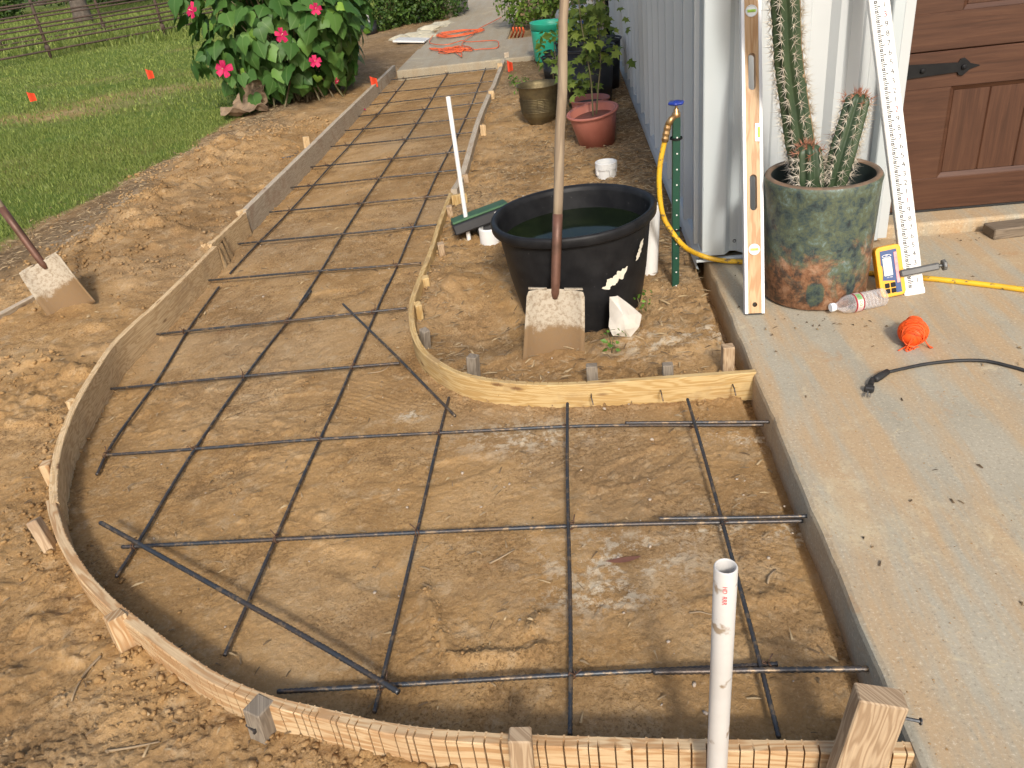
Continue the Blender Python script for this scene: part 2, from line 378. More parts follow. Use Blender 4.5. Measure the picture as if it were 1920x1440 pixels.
def inpoly(x, y):
    r = np.zeros(x.shape, bool); n = len(PATH)
    for i in range(n):
        x1, y1 = PATH[i]; x2, y2 = PATH[(i+1) % n]
        if y1 == y2: continue
        c = ((y1 > y) != (y2 > y)) & (x < (x2-x1)*(y-y1)/(y2-y1)+x1); r ^= c
    return r
SEG = np.array([(a.x, a.y, b.x, b.y) for L in (P_GREY, P_NEW, SP_CURVE[::3], SP_NEAR[::3], SP_INNER[::3], P_RIGHT) for a, b in zip(L, L[1:])])
def segdist(x, y, S):
    d = np.full(x.shape, 9e9)
    for x1, y1, x2, y2 in S:
        dx, dy = x2-x1, y2-y1; L = dx*dx+dy*dy+1e-12; t = np.clip(((x-x1)*dx+(y-y1)*dy)/L, 0, 1)
        d = np.minimum(d, (x-x1-t*dx)**2+(y-y1-t*dy)**2)
    return np.sqrt(d)
LB = [G(u, v) for u, v in ((0, 452), (60, 420), (100, 402), (213, 345), (290, 303), (400, 255))]
LBY = np.array([-5, LB[0].y-1.5]+[p.y for p in LB]+[8., 10., 13., 30]); LBX = np.array([-4.2, -3.6]+[p.x for p in LB]+[-2.85, -2.7, -3.2, -3.4])
def lawn(x, y):
    e = np.interp(y, LBY, LBX) + .26*fb(x, y, 1.7, 4, 5.); m = ss(.10, -.22, x-e)
    far = ss(13.5, 16, y)*ss(-2.2, -3.5, x); rt = ss(7, 9, x)
    return np.clip(np.maximum(np.maximum(m, far), np.maximum(rt, ss(20, 24, y))), 0, 1)
def seg(px, z=-.1): return [(a.x, a.y, b.x, b.y) for a, b in zip(*(lambda q: (q, q[1:]))([G(u, v, z) for u, v in px]))]
RIDGE = seg([(800, 1118), (815, 1170), (842, 1232), (850, 1245), (930, 1240), (1010, 1228)]) + seg([(1000, 1190), (1015, 1170)])
_mnd = G(830, 530, -.03); _pit = G(885, 615, -.08); _pit2 = G(990, 700, -.08)
STEPS = [(G(u, v, -.1), R(a)) for u, v, a in ((850, 890, 20), (700, 1080, -30), (430, 900, 40), (560, 760, 10), (960, 1300, 80), (620, 560, 5), (700, 420, 0), (240, 740, 60), (60, 780, 30), (110, 1300, 70), (300, 1370, 20), (720, 300, 10), (1200, 880, 30))]
def base_in(x, y): return -.086-.050*ss(-1.15, -1.95, x)*ss(1.5, 2.6, y)*(1-.6*ss(6.5, 9, y))-.012*ss(1.3, .9, y)
def hfun(x, y):
    near = (y < 14) & (x > -7) & (x < 1)
    db = np.full(x.shape, 5.); db[near] = segdist(x[near], y[near], SEG)
    ins = inpoly(x, y) | (db < .013)
    dr = np.full(x.shape, 5.); dr[near] = segdist(x[near], y[near], np.array(RIDGE))
    zi = base_in(x, y)+.007*fb(x, y, 1.5, 2)+.003*fb(x, y, 6, 2)+.0022*fb(x, y, 26, 3)
    crumb = np.abs(fb(x, y, 22, 3, 3.))
    zi += np.exp(-(db/.045)**2)*(.000+.016*crumb)
    zi += np.exp(-(dr/.018)**2)*(.012+.022*crumb)
    tex = ss(.12, .35, fb(x, y, 2.6, 3, 31.)); zi += tex*.018*np.maximum(0, fb(x, y, 18, 3, 7.))
    rip = ss(.18, .4, fb(x, y, 3.1, 2, 77.)); zi += rip*.002*np.sin((x*.6+y)*260+6*fb(x, y, 3, 2))
    crk = np.exp(-(fb(x, y, 15, 3, 171.)/.035)**2)*ss(.05, .3, fb(x, y, 3.7, 3, 173.)); zi -= .0045*crk
    grit = np.abs(fb(x, y, 48, 2, 181.)); zi += ss(-.05, .3, fb(x, y, 4.5, 3, 183.))*.004*grit
    zo = -.083-.006*crk+ss(-.2, .2, fb(x, y, 3.9, 3, 185.))*.013*grit+.040*ss(1.2, 4.2, y)+.011*fb(x, y, 1.4, 2, 11.)+.004*fb(x, y, 6, 2, 13.)+.0045*fb(x, y, 24, 3)+ss(.0, .3, fb(x, y, 2.3, 3, 131.))*.016*np.maximum(0, fb(x, y, 19, 3, 17.))
    md = np.exp(-((x+2.45+.05*np.sin(y*1.3))/.5)**2)*ss(2.9, 4.2, y)*(1-.55*ss(6.0, 7.5, y))
    zo += md*(.070+.060*fb(x, y, 3, 3, 21.)+.075*np.maximum(0, fb(x, y, 10, 4, 23.)))
    md2 = np.exp(-(((x+2.1)/.5)**2+((y-2.5)/.6)**2)); zo += md2*(.012+.075*np.maximum(0, fb(x, y, 9, 3, 29.)))
    md3 = np.exp(-(((x+1.45)/.35)**2+((y-1.25)/.4)**2)); zo += md3*.055*np.maximum(0, fb(x, y, 12, 3, 37.))
    zo += np.exp(-((db-.05)/.07)**2)*(.004+.03*np.maximum(0, fb(x, y, 14, 3, 41.)))*ss(.05, .5, fb(x, y, 1.8, 2, 43.)+.25)
    zb = -.048+.020*fb(x, y, 2.2, 3, 51.)+.018*fb(x, y, 8, 3, 53.)+.008*fb(x, y, 26, 3)+.010*grit
    zb += .055*np.exp(-(((x-_mnd.x)/.11)**2+((y-_mnd.y)/.16)**2))*(.7+fb(x, y, 9, 3, 57.))
    zb -= .070*np.exp(-(((x-_pit.x)/.20)**2+((y-_pit.y)/.24)**2))+.035*np.exp(-(((x-_pit2.x)/.3)**2+((y-_pit2.y)/.13)**2))
    zb -= .050*np.exp(-(((x+.01)/.36)**2+((y-2.78)/.20)**2))
    zb += .03*np.exp(-((x-.40)/.12)**2)*ss(3, 3.6, y)*(.5+fb(x, y, 7, 3))
    bed = ss(-.95, -.72, x)*ss(1.9, 2.15, y)
    z = np.where(ins, zi, zo*(1-bed)+zb*bed)
    st = np.zeros(x.shape)
    for p, a in STEPS:
        u = (x-p.x)*math.cos(a)+(y-p.y)*math.sin(a); v = -(x-p.x)*math.sin(a)+(y-p.y)*math.cos(a); r = np.sqrt((u/.15)**2+(v/.055)**2)
        st += -.006*ss(1.15, .7, r)+.0025*np.exp(-((r-1.12)/.14)**2)*np.maximum(0, .4+fb(x, y, 16, 2, 61.))
    z += st
    lw = lawn(x, y); zl = -.035+.02*fb(x, y, .6, 2, 71.)+.008*fb(x, y, 5, 2)
    z = z*(1-lw)+zl*lw
    under = (x > .47) & (y > -6) & (x < 9) & (y < 3.4); z = np.where(under, np.minimum(z, -.12), z)
    bl = (x > .55) & (y >= 3.4) & (y < 9.6) & (x < 8.5); z = np.where(bl, -.15, z)
    sw = (x > -1.77) & (x < -.73) & (y > 8.9) & (y < 40); z = np.where(sw, -.12, z)
    sw = (x > -1.77) & (x < .43) & (y > 8.95) & (y < 10.35); z = np.where(sw, -.12, z)
    return z
def hz(x, y): return float(hfun(np.array([x], float), np.array([y], float))[0])

# ------------------------------------------------------------------ ground sheet
def soil_mat():
    m, t, b = new('soil'); co = coords(t, 'World'); at = N(t, 'Attribute', attribute_name='mask'); sp = N(t, 'SeparateColor'); t.links.new(at.outputs['Color'], sp.inputs[0])
    b.inputs['Roughness'].default_value = .95; b.inputs['Specular IOR Level'].default_value = .12
    n1 = noi(t, co, 2.3, 6, .62, .4); n2 = noi(t, co, 13, 7, .72); n3 = noi(t, co, 120, 5, .75)
    col = ramp(t, n1, [(.36, (.32, .186, .074)), (.5, (.40, .242, .102)), (.64, (.475, .302, .140))])
    col = mixc(t, ramp(t, noi(t, co, .9, 4, .6), [(.46, 0.), (.62, .45)]), col, (.38, .28, .17))
    damp = noi(t, co, .8, 5, .6, .5); col = mixc(t, ramp(t, damp, [(.50, 0.), (.60, .55)]), col, (.235, .137, .058))
    pm_ = ramp(t, noi(t, co, 3.4, 5, .65), [(.42, .15), (.58, 1.)])
    def mul(fac):
        q = N(t, 'Math', operation='MULTIPLY'); t.links.new(fac, q.inputs[0]); t.links.new(pm_, q.inputs[1]); return q.outputs[0]
    col = mixc(t, mul(ramp(t, n2, [(.36, .75), (.48, 0.)])), col, (.20, .117, .052))
    col = mixc(t, ramp(t, n2, [(.53, 0.), (.66, .55)]), col, (.50, .37, .22))
    col = mixc(t, mul(ramp(t, n3, [(.40, .75), (.48, 0.)])), col, (.15, .086, .037))
    col = mixc(t, ramp(t, n3, [(.55, 0.), (.66, .4)]), col, (.54, .40, .25))
    org = noi(t, co, 5.2, 4, .6); col = mixc(t, ramp(t, org, [(.64, 0.), (.78, .25)]), col, (.36, .15, .055))
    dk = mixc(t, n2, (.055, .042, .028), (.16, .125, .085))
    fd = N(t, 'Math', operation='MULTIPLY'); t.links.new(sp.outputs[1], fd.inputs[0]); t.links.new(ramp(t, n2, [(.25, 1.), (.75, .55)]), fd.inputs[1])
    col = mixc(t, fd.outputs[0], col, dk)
    fp = N(t, 'Math', operation='MULTIPLY'); t.links.new(sp.outputs[2], fp.inputs[0]); t.links.new(ramp(t, noi(t, co, 17, 8, .8), [(.50, 0.), (.57, .9)]), fp.inputs[1])
    col = mixc(t, fp.outputs[0], col, (.62, .53, .39))
    gr = ramp(t, noi(t, co, 9, 5, .7), [(.3, (.075, .125, .022)), (.52, (.115, .165, .03)), (.75, (.20, .19, .07))])
    col = mixc(t, sp.outputs[0], col, gr)
    t.links.new(col, b.inputs['Base Color'])
    p = bump(t, b, ramp(t, noi(t, co, 52, 8, .8, .6), [(.36, 0.), (.64, 1.)]), .5, .009); p = bump(t, b, noi(t, co, 240, 4, .75), .6, .004, p)
    return m
M_SOIL = soil_mat()
def geo(a, b, n, k): q = np.linspace(0, 1, n, endpoint=False)**k; return a+(b-a)*q
xs = np.concatenate([-6-(geo(0, 194, 26, 2.6)[::-1]), np.arange(-5.95, -3.3, .04), np.arange(-3.3, -2.15, .0135), np.arange(-2.15, .54, .0072), np.arange(.6, 2, .1), 2+geo(0, 190, 26, 2.6)])
ys = np.concatenate([.3-geo(0, 60, 16, 2.4)[::-1][:-1], np.arange(.32, 2.5, .0072), np.arange(2.5, 3.6, .0125), np.arange(3.6, 5.2, .016), np.arange(5.2, 9.6, .03), np.arange(9.6, 20, .12), 20+geo(0, 260, 30, 2.6)])
X, Y = np.meshgrid(xs, ys); sh = X.shape; X = X.ravel(); Y = Y.ravel(); Z = hfun(X, Y)
rough_ = (1-lawn(X, Y))*(Y < 6)*(.0010+.0022*ss(-.1, .35, fb(X, Y, 3.3, 3, 141.))*np.where(inpoly(X, Y), .55, 1.2))
Z = Z+RNG.normal(0, 1, len(Z))*rough_
nx, ny = len(xs), len(ys); ii = np.arange(nx*ny).reshape(ny, nx)
F = np.stack([ii[:-1, :-1], ii[:-1, 1:], ii[1:, 1:], ii[1:, :-1]], -1).reshape(-1, 4)
me = bpy.data.meshes.new('ground'); me.vertices.add(len(X)); me.vertices.foreach_set('co', np.stack([X, Y, Z], 1).astype(np.float32).ravel())
me.loops.add(F.size); me.loops.foreach_set('vertex_index', F.ravel().astype(np.int32)); me.polygons.add(len(F))
me.polygons.foreach_set('loop_start', np.arange(0, F.size, 4, dtype=np.int32)); me.polygons.foreach_set('loop_total', np.full(len(F), 4, np.int32))
me.polygons.foreach_set('use_smooth', np.ones(len(F), bool)); me.materials.append(M_SOIL); me.update(calc_edges=True)
lw = lawn(X, Y); g = np.clip(lw*(1.0+.9*fb(X, Y, 1.1, 3, 91.)), 0, 1)*ss(.15, .6, lw)
for px, rr in (((150, 205), .55), ((20, 215), .5), ((290, 163), .4), ((240, 175), .4), ((55, 210), .5)):
    q = G(*px); g *= 1-(.45+.5*np.clip(fb(X, Y, 2.2, 3, 211.), -1, 1))*np.exp(-(((X-q.x)/.9)**2+((Y-q.y)/.35)**2))
e = np.interp(Y, LBY, LBX); dist = X-e
dark = np.exp(-((dist-.25)/.30)**2)*ss(-.1, .25, fb(X, Y, 1.6, 3, 95.)+.25)*ss(12, 9, Y)*.9
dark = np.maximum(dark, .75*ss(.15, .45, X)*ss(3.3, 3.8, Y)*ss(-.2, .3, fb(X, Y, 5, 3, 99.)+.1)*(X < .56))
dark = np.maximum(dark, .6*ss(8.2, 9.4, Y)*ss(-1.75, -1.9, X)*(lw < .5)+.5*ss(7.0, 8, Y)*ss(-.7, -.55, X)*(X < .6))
pale = .85*np.exp(-((dist-.42)/.13)**2)*ss(.05, .3, fb(X, Y, 1.3, 2, 101.)+.1)*(Y < 7)
for (u, v), rx, ry in (((1150, 1050), .20, .10), ((1420, 815), .14, .05), ((1460, 985), .10, .06), ((1130, 1115), .14, .07), ((980, 820), .2, .08), ((1250, 650), .2, .12), ((800, 130), .5, .1), ((1360, 640), .2, .1), ((770, 780), .06, .04), ((1340, 990), .1, .05)):
    q = G(u, v, -.09); pale = np.maximum(pale, np.exp(-(((X-q.x)/rx)**2+((Y-q.y)/ry)**2)))
for (u, v) in ((772, 132), (853, 127), (918, 122)):
    q = G(u, v, -.09); pale = np.maximum(pale, 1.6*np.exp(-(((X-q.x-.06)/.07)**2+((Y-q.y)/.1)**2)))
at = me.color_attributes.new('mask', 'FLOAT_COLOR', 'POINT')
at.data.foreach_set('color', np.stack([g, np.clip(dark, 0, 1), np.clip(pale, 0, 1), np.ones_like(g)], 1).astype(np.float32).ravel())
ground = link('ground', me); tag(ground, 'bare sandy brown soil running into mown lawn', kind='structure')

# ------------------------------------------------------------------ concrete
def conc_mat(name, a, bcol, stain, warm=.5, shade=1.):
    m, t, b = new(name); co = coords(t, 'World'); b.inputs['Roughness'].default_value = .85; b.inputs['Specular IOR Level'].default_value = .2
    n = noi(t, co, 3.2, 7, .65, .3)
    mp = N(t, 'Mapping'); mp.inputs['Scale'].default_value = (7., .8, 1); mp.inputs['Rotation'].default_value = (0, 0, R(4)); t.links.new(co, mp.inputs[0])
    col = ramp(t, n, [(.3, a), (.7, bcol)])
    col = mixc(t, ramp(t, noi(t, mp.outputs[0], 1.4, 6, .65), [(.42, 0.), (.58, warm)]), col, stain)
    mp2 = N(t, 'Mapping'); mp2.inputs['Scale'].default_value = (5., .35, 1); mp2.inputs['Rotation'].default_value = (0, 0, R(-7)); t.links.new(co, mp2.inputs[0])
    col = mixc(t, ramp(t, noi(t, mp2.outputs[0], 1.1, 5, .6), [(.30, .55), (.46, 0.)]), col, tuple(v*.72 for v in a))
    dst = noi(t, co, 2.1, 8, .75, .8); col = mixc(t, ramp(t, dst, [(.56, 0.), (.70, .6)]), col, (.52, .44, .29))
    sp = noi(t, co, 130, 4, .8); col = mixc(t, ramp(t, sp, [(.56, 0.), (.66, .8)]), col, (.56, .48, .36)); col = mixc(t, ramp(t, sp, [(.34, .8), (.43, 0.)]), col, (.21, .17, .12))
    sp2 = noi(t, co, 42, 6, .8); col = mixc(t, ramp(t, sp2, [(.57, 0.), (.68, .55)]), col, (.50, .38, .23)); col = mixc(t, ramp(t, sp2, [(.32, .5), (.42, 0.)]), col, (.24, .205, .15))
    cl = noi(t, co, 9, 6, .75, 1.); col = mixc(t, ramp(t, cl, [(.60, 0.), (.68, .5)]), col, (.55, .46, .30))
    blot = noi(t, co, 6.5, 4, .7, .6); col = mixc(t, ramp(t, blot, [(.62, 0.), (.72, .6)]), col, (.40, .225, .10))
    vo = N(t, 'TexVoronoi', Scale=16., Randomness=1.); t.links.new(co, vo.inputs['Vector']); col = mixc(t, ramp(t, vo.outputs[0], [(.025, .5), (.055, 0.)]), col, (.13, .09, .055))
    t.links.new(col, b.inputs['Base Color'])
    p = bump(t, b, noi(t, co, 120, 5, .7), .25, .003); bump(t, b, noi(t, co, 14, 5, .6), .15, .01, p); return m
M_CONC = conc_mat('concrete', (.385, .345, .262), (.315, .285, .215), (.415, .295, .17), .95)
M_CONCF = conc_mat('concrete_old', (.36, .315, .235), (.30, .26, .19), (.30, .22, .13), .4)
def slab(name, x0, x1, y0, y1, z0, z1, r=.014, mat=None, soft_right=False, wavy=True):
    # plan outline swept by a rounded arris, top filled
    mb = MB(); step = .04
    ol = []
    def side(a, b):
        n = max(2, int((Vector(b)-Vector(a)).length/step)); return [(a[0]+(b[0]-a[0])*k/n, a[1]+(b[1]-a[1])*k/n) for k in range(n)]
    ol = side((x0, y0), (x1, y0))+side((x1, y0), (x1, y1))+side((x1, y1), (x0, y1))+side((x0, y1), (x0, y0))
    cx, cy = (x0+x1)/2, (y0+y1)/2; V = []; n = len(ol)
    rings = [(0, z0), (0, z1-r), (r*.3, z1-r*.3), (r, z1)]
    for ins, z in rings:
        for (px, py) in ol:
            jx = .004*mnoise.noise((px*3, py*9, 1))+.003*mnoise.noise((px*3, py*31, 7)) if wavy else 0
            qx = px+(ins if abs(px-x0) < 1e-6 else -ins if abs(px-x1) < 1e-6 else 0)+(jx if abs(px-x0) < 1e-6 else 0)
            qy = py+(ins if abs(py-y0) < 1e-6 else -ins if abs(py-y1) < 1e-6 else 0)
            V.append((qx, qy, z))
    Fc = [[k*n+i, k*n+(i+1) % n, (k+1)*n+(i+1) % n, (k+1)*n+i] for k in range(3) for i in range(n)]
    Fc.append([3*n+i for i in range(n)])
    mb.add(V, Fc); o = mb.build(name, mat or M_CONC); tag(o, kind='structure'); return o
o = slab('driveway_slab', .50, 9., -6., 3.19, -.40, 0.); o['label'] = 'pale concrete apron slab in front of the garage door'
o = slab('sidewalk', -1.79, -.72, 10.42, 40, -.35, -.012, mat=M_CONCF); o['label'] = 'old concrete sidewalk leading away'
o = slab('sidewalk_landing', -1.80, .45, 8.93, 10.41, -.35, 0., mat=M_CONCF); o['label'] = 'concrete landing at the far end of the form'
o = slab('door_sill', 1.13, 8.4, 3.195, 3.46, -.3, .048, .012, M_CONC); o['label'] = 'raised concrete sill under the garage door'

# ------------------------------------------------------------------ metal building
WX, WY, WTOP = .492, 3.115, 3.1
bld = root('metal_building', 'white ribbed sheet metal garage building', 'building', (WX, WY, 0))
PROF = [(0, 0), (.020, 0), (.045, .032), (.068, .032), (.093, 0), (.135, 0), (.142, .006), (.165, .006), (.172, 0), (.225, 0), (.232, .006), (.255, .006), (.262, 0), (.3048, 0)]
def sheet(mb, pl, z0, z1):
    n = len(pl); V = [(p[0], p[1], z0) for p in pl]+[(p[0], p[1], z1) for p in pl]
    mb.add(V, [[i, i+1, n+i+1, n+i] for i in range(n-1)])
for k in range(7):
    mb = MB(); pl = []
    for j in range(3):
        pl += [(WX-d-.001*(k % 2), WY+.03+k*.9144+j*.3048+s) for s, d in PROF[(1 if j else 0):]]
    sheet(mb, pl, .045, WTOP); mb.build('wall_panel', M_WALL, bld, world=True)
mb = MB(); pl = []
for j in range(2): pl += [(WX+.10+j*.3048+s, WY-d*.9+.005) for s, d in PROF[(1 if j else 0):]]
sheet(mb, pl, .03, WTOP); mb.build('wall_panel', M_WALL, bld, world=True)
mb = MB(); pl = [(5.0+j*.3048+s, WY-d*.9+.005) for j in range(11) for s, d in PROF[(1 if j else 0):]]
sheet(mb, pl, .03, WTOP); mb.build('wall_panel', M_WALL, bld, world=True)
mb = MB(); pl = [(1.13+j*.3048+s, WY-d*.9+.005) for j in range(13) for s, d in PROF[(1 if j else 0):]]
sheet(mb, pl, 2.62, WTOP); mb.build('wall_panel', M_WALL, bld, world=True)
# corner trim: folded sheet seen from the front, flared at the lower right
mb = MB(); tx0, ty0 = WX-.016, WY-.040
pl = [(tx0, WY+.062), (tx0, ty0+.004), (tx0+.004, ty0), (tx0+.082, ty0-.002), (tx0+.090, ty0), (tx0+.112, WY-.008), (tx0+.118, WY-.006), (tx0+.150, WY-.004)]
sheet(mb, pl, .035, WTOP); mb.build('corner_trim', M_TRIM, bld, world=True)
mb = MB(); n0 = Vector((tx0+.132, WY-.008, .075)); mb.lathe([(.0, -.006), (.007, -.006), (.008, -.003), (.004, .0)], 10, n0, Matrix.Rotation(R(90), 3, 'X')); mb.build('screw', M_GREYC, bld, world=True)
# base flashing: sloping ledge below the side panels, and its return on the front
mb = MB(); y1 = WY+7*.9144; fl = [(WX+.01, .055), (WX-.020, .05), (WX-.036, .02), (WX-.040, -.012), (WX-.028, -.02)]
V = [(x, WY-.045, z) for x, z in fl]+[(x, y1, z) for x, z in fl]; n = len(fl)
mb.add(V, [[i, i+1, n+i+1, n+i] for i in range(n-1)])
mb.box((WX+.16, WY-.035, .016), (.40, .024, .012), b=.003); mb.build('base_flashing', M_TRIM, bld, world=True)
# door jamb trims, header, roof
yd = 3.31
for x in (1.125, 4.98):
    mb = MB(); mb.box((x, (WY+yd)/2-.02, 1.33), (.042, yd-WY+.075, 2.57), b=.004); mb.build('door_jamb', M_TRIM, bld, world=True)
mb = MB(); mb.box((3.05, (WY+yd)/2-.02, 2.64), (3.81, yd-WY+.075, .05), b=.004); mb.build('door_header', M_TRIM, bld, world=True)
mb = MB(); x1 = 8.4
V = [(WX-.05, WY-.05, WTOP), (x1, WY-.05, WTOP), (x1, y1+.05, WTOP), (WX-.05, y1+.05, WTOP), ((WX+x1)/2, WY-.05, WTOP+.9), ((WX+x1)/2, y1+.05, WTOP+.9)]
mb.add(V, [[0, 3, 5, 4], [1, 4, 5, 2], [0, 4, 1], [3, 2, 5]]); mb.build('roof', M_ROOFM, bld, world=True)
mb = MB(); mb.add([(x1, WY, 0), (x1, y1, 0), (x1, y1, WTOP), (x1, WY, WTOP), (WX, y1, 0), (WX, y1, WTOP)], [[0, 1, 2, 3], [4, 1, 2, 5]]); mb.build('back_wall', M_WALL, bld, world=True)
# ------------------------------------------------------------------ garage door
def door_mat(name, rot):
    m, t, b = new(name); co = coords(t, 'World'); mp = N(t, 'Mapping'); mp.inputs['Scale'].default_value = (2, 1, 38) if rot == 0 else (38, 1, 2)
    t.links.new(co, mp.inputs[0]); g = noi(t, mp.outputs[0], 1.6, 6, .65, .6)
    col = ramp(t, g, [(.30, (.036, .014, .007)), (.5, (.062, .025, .013)), (.72, (.095, .042, .022))])
    col = mixc(t, ramp(t, noi(t, co, 3, 3), [(.35, 0.), (.65, .4)]), col, (.085, .038, .020))
    t.links.new(col, b.inputs['Base Color']); b.inputs['Roughness'].default_value = .48; b.inputs['Specular IOR Level'].default_value = .35
    bump(t, b, g, .22, .003); return m
M_DOORH, M_DOORV = door_mat('door_grain_across', 0), door_mat('door_grain_upright', 1)
gd = root('garage_door', 'brown wood grain carriage style garage door with black strap hinge', 'garage door', (3.05, yd, .055))
SEAM = PY(1760, 96, yd).z; SH = SEAM-.058; PX0 = PY(1757, 333, yd).x; PZ0 = PY(1757, 333, yd).z; PZ1 = PY(1785, 163, yd).z
for k in range(4):
    z0 = .058+k*SH; mb = MB(); xa, xb = 1.148, 4.955; fr = .010
    lo, hi = z0+PZ0-.058, z0+PZ1-.058
    if k: lo = z0+.135
    mb.box(((xa+xb)/2, yd+.018, (z0+lo)/2+.001), (xb-xa, .036, lo-z0-.002), b=.003)
    mb.box(((xa+xb)/2, yd+.018, (hi+z0+SH)/2-.001), (xb-xa, .036, z0+SH-hi-.002), b=.003)
    xc = [xa, PX0, PX0+1.55, PX0+1.70, PX0+3.25-.0, xb]
    for q in (0, 2, 4):
        if xc[q+1] > xc[q]+.01: mb.box(((xc[q]+xc[q+1])/2, yd+.0185, (lo+hi)/2), (xc[q+1]-xc[q], .035, hi-lo+.002), b=.001)
    sec = mb.build('door_section', M_DOORH, gd, world=True)
    for (a, b2) in ((PX0, PX0+1.55), (PX0+1.70, min(xb, PX0+3.25))):
        n = 11; wd = (b2-a-.03)/n
        mb = MB()   # bevelled border of the sunk panel
        for (p, q, r_, s_) in (((a, lo), (b2, lo), (b2-.016, lo+.016), (a+.016, lo+.016)), ((b2, lo), (b2, hi), (b2-.016, hi-.016), (b2-.016, lo+.016)), ((b2, hi), (a, hi), (a+.016, hi-.016), (b2-.016, hi-.016)), ((a, hi), (a, lo), (a+.016, lo+.016), (a+.016, hi-.016))):
            mb.add([(p[0], yd+.001, p[1]), (q[0], yd+.001, q[1]), (r_[0], yd+.013, r_[1]), (s_[0], yd+.013, s_[1])], [[0, 1, 2, 3]])
        mb.build('panel_border', M_DOORH, sec, world=True)
        for j in range(n):
            mb = MB(); mb.box((a+.015+(j+.5)*wd, yd+.020, (lo+hi)/2), (wd-.0006, .016, hi-lo-.028), b=.005); mb.build('plank', M_DOORV, sec, world=True)
mb = MB(); mb.box((3.05, yd+.02, .053), (3.80, .03, .012), b=.004); mb.build('bottom_seal', M_SEALB, gd, world=True)
hz0 = PY(1680, 136, yd); tip = PY(1835, 123, yd); LH = tip.x-1.15; zc = (hz0.z+tip.z)/2
ol = [(0, -.030), (LH*.80, -.016), (LH*.815, -.028), (LH*.85, -.031), (LH*.89, -.018), (LH*.91, -.010), (LH, 0), (LH*.91, .010), (LH*.89, .018), (LH*.85, .031), (LH*.815, .028), (LH*.80, .016), (0, .030)]
Mh = Matrix.Translation((1.15, yd-.004, zc)) @ Matrix.Rotation(R(90), 4, 'X')
hi_ = link('strap_hinge', flat([ol], .006, 'strap_hinge', M_BLKI, .001), gd, RM[gd.name].inverted() @ Mh); RM[hi_.name] = RM[gd.name] @ (RM[gd.name].inverted() @ Mh)
for f in (.46, .85):
    mb = MB(); mb.lathe([(.0, 0), (.010, .001), (.009, .006), (.004, .009), (0, .009)], 8, (LH*f, 0, .004)); mb.build('bolt', M_BLKI, hi_)
# ------------------------------------------------------------------ form boards
def ribbon(name, label, path, th, h, mat, out=-1, ztop=0., kerf=None, kdepth=.6, kw=.0028, seedv=1, dip=0., kside=None):
    rnd = random.Random(seedv); P = [Vector((p.x, p.y)) for p in path]
    S = [0.]
    for a, b in zip(P, P[1:]): S.append(S[-1]+(b-a).length)
    L = S[-1]
    def at(s):
        s = min(max(s, 0), L); k = min(max(int(np.searchsorted(S, s))-1, 0), len(P)-2); d = S[k+1]-S[k] or 1e-9; t = (s-S[k])/d
        a, b = P[max(k-1, 0)], P[min(k+2, len(P)-1)]
        q = P[k].lerp(P[k+1], t); e = .03
        return q, (b-a).normalized()
    smp = [(s, 0) for s in np.arange(0, L, .03)]+[(L, 0)]
    if kerf:
        s0, s1, gap = kerf[:3]; s = s0; full = kerf[3] if len(kerf) > 3 else -1; kw0 = kw
        while s < s1:
            kw = kw0*rnd.uniform(.75, 1.2)
            smp += [(s-kw/2, 0), (s-kw/2+1e-5, 1), (s+kw/2-1e-5, 1), (s+kw/2, 0)]; s += gap*rnd.uniform(.55, 1.55)
        ks = [q for q in smp if q[1] or abs(q[0]) >= 0]
    smp.sort()
    V = []; UV = []; b = .0022; ph = rnd.random()*20
    for s, k in smp:
        q, t = at(s); n = Vector((-t.y, t.x))*out
        zt = ztop+.0025*mnoise.noise((s*1.7, seedv, 0))-dip*s/L; j = .0012*mnoise.noise((s*4, 3, seedv))
        x_in, x_out = j, th+j
        if k:
            if (kside or 1) > 0: x_out = th*(1-(kdepth if not kerf or s > full else kdepth*.12))
            else: x_in = th*kdepth
        bb = 0 if k else b
        for off, z, vv in ((x_in, zt-h, 0), (x_in, zt-bb, h), (x_in+bb, zt, h+.003), (x_out-bb, zt, h+th), (x_out, zt-bb, h+th+.003), (x_out, zt-h, 2*h+th)):
            V.append((q.x+n.x*off, q.y+n.y*off, z)); UV.append((s+ph, vv+ph))
    m = len(smp); Fc = []
    for i in range(m-1):
        for k in range(5): Fc.append([i*6+k, (i+1)*6+k, (i+1)*6+k+1, i*6+k+1])
        Fc.append([i*6+5, (i+1)*6+5, (i+1)*6, i*6])
    Fc += [[5, 4, 3, 2, 1, 0], [(m-1)*6+k for k in range(6)]]
    if out < 0: Fc = [f[::-1] for f in Fc]
    mb = MB(); mb.add(V, Fc, UV); c = P[len(P)//2]
    o = mb.build(name, mat, origin=(c.x, c.y, -.1)); return tag(o, label, 'board', 'wooden form boards')
dense = lambda L, st=.05: smooth_path(L, st)
b1 = ribbon('form_board', 'grey weathered straight form board along the left edge of the path', dense(P_GREY), .036, .16, M_GREYW, -1, .004, seedv=2)
b2 = ribbon('form_board', 'short new pine form board butted against the grey weathered board', dense(P_NEW), .024, .15, M_PINE, -1, .003, seedv=3)
b3 = ribbon('form_board', 'bent pine form board with brown knots curving round the left edge', SP_CURVE, .024, .15, M_PINE, -1, .0, kerf=(.5, 2.6, .032), kdepth=.5, seedv=4)
b4 = ribbon('form_board', 'kerfed pine form board closing the nearest rounded end of the path', SP_NEAR, .026, .100, M_PINE2, -1, .0, kerf=(.12, 3.2, .0215, 1.02), kdepth=.62, kw=.0032, seedv=5)
b5 = ribbon('form_board', 'yellow pine form board bent round the planting bed with the tub', SP_INNER, .022, .098, M_PINEY, +1, .0, kerf=(.9, 2.6, .024), kdepth=.45, kw=.003, seedv=6)
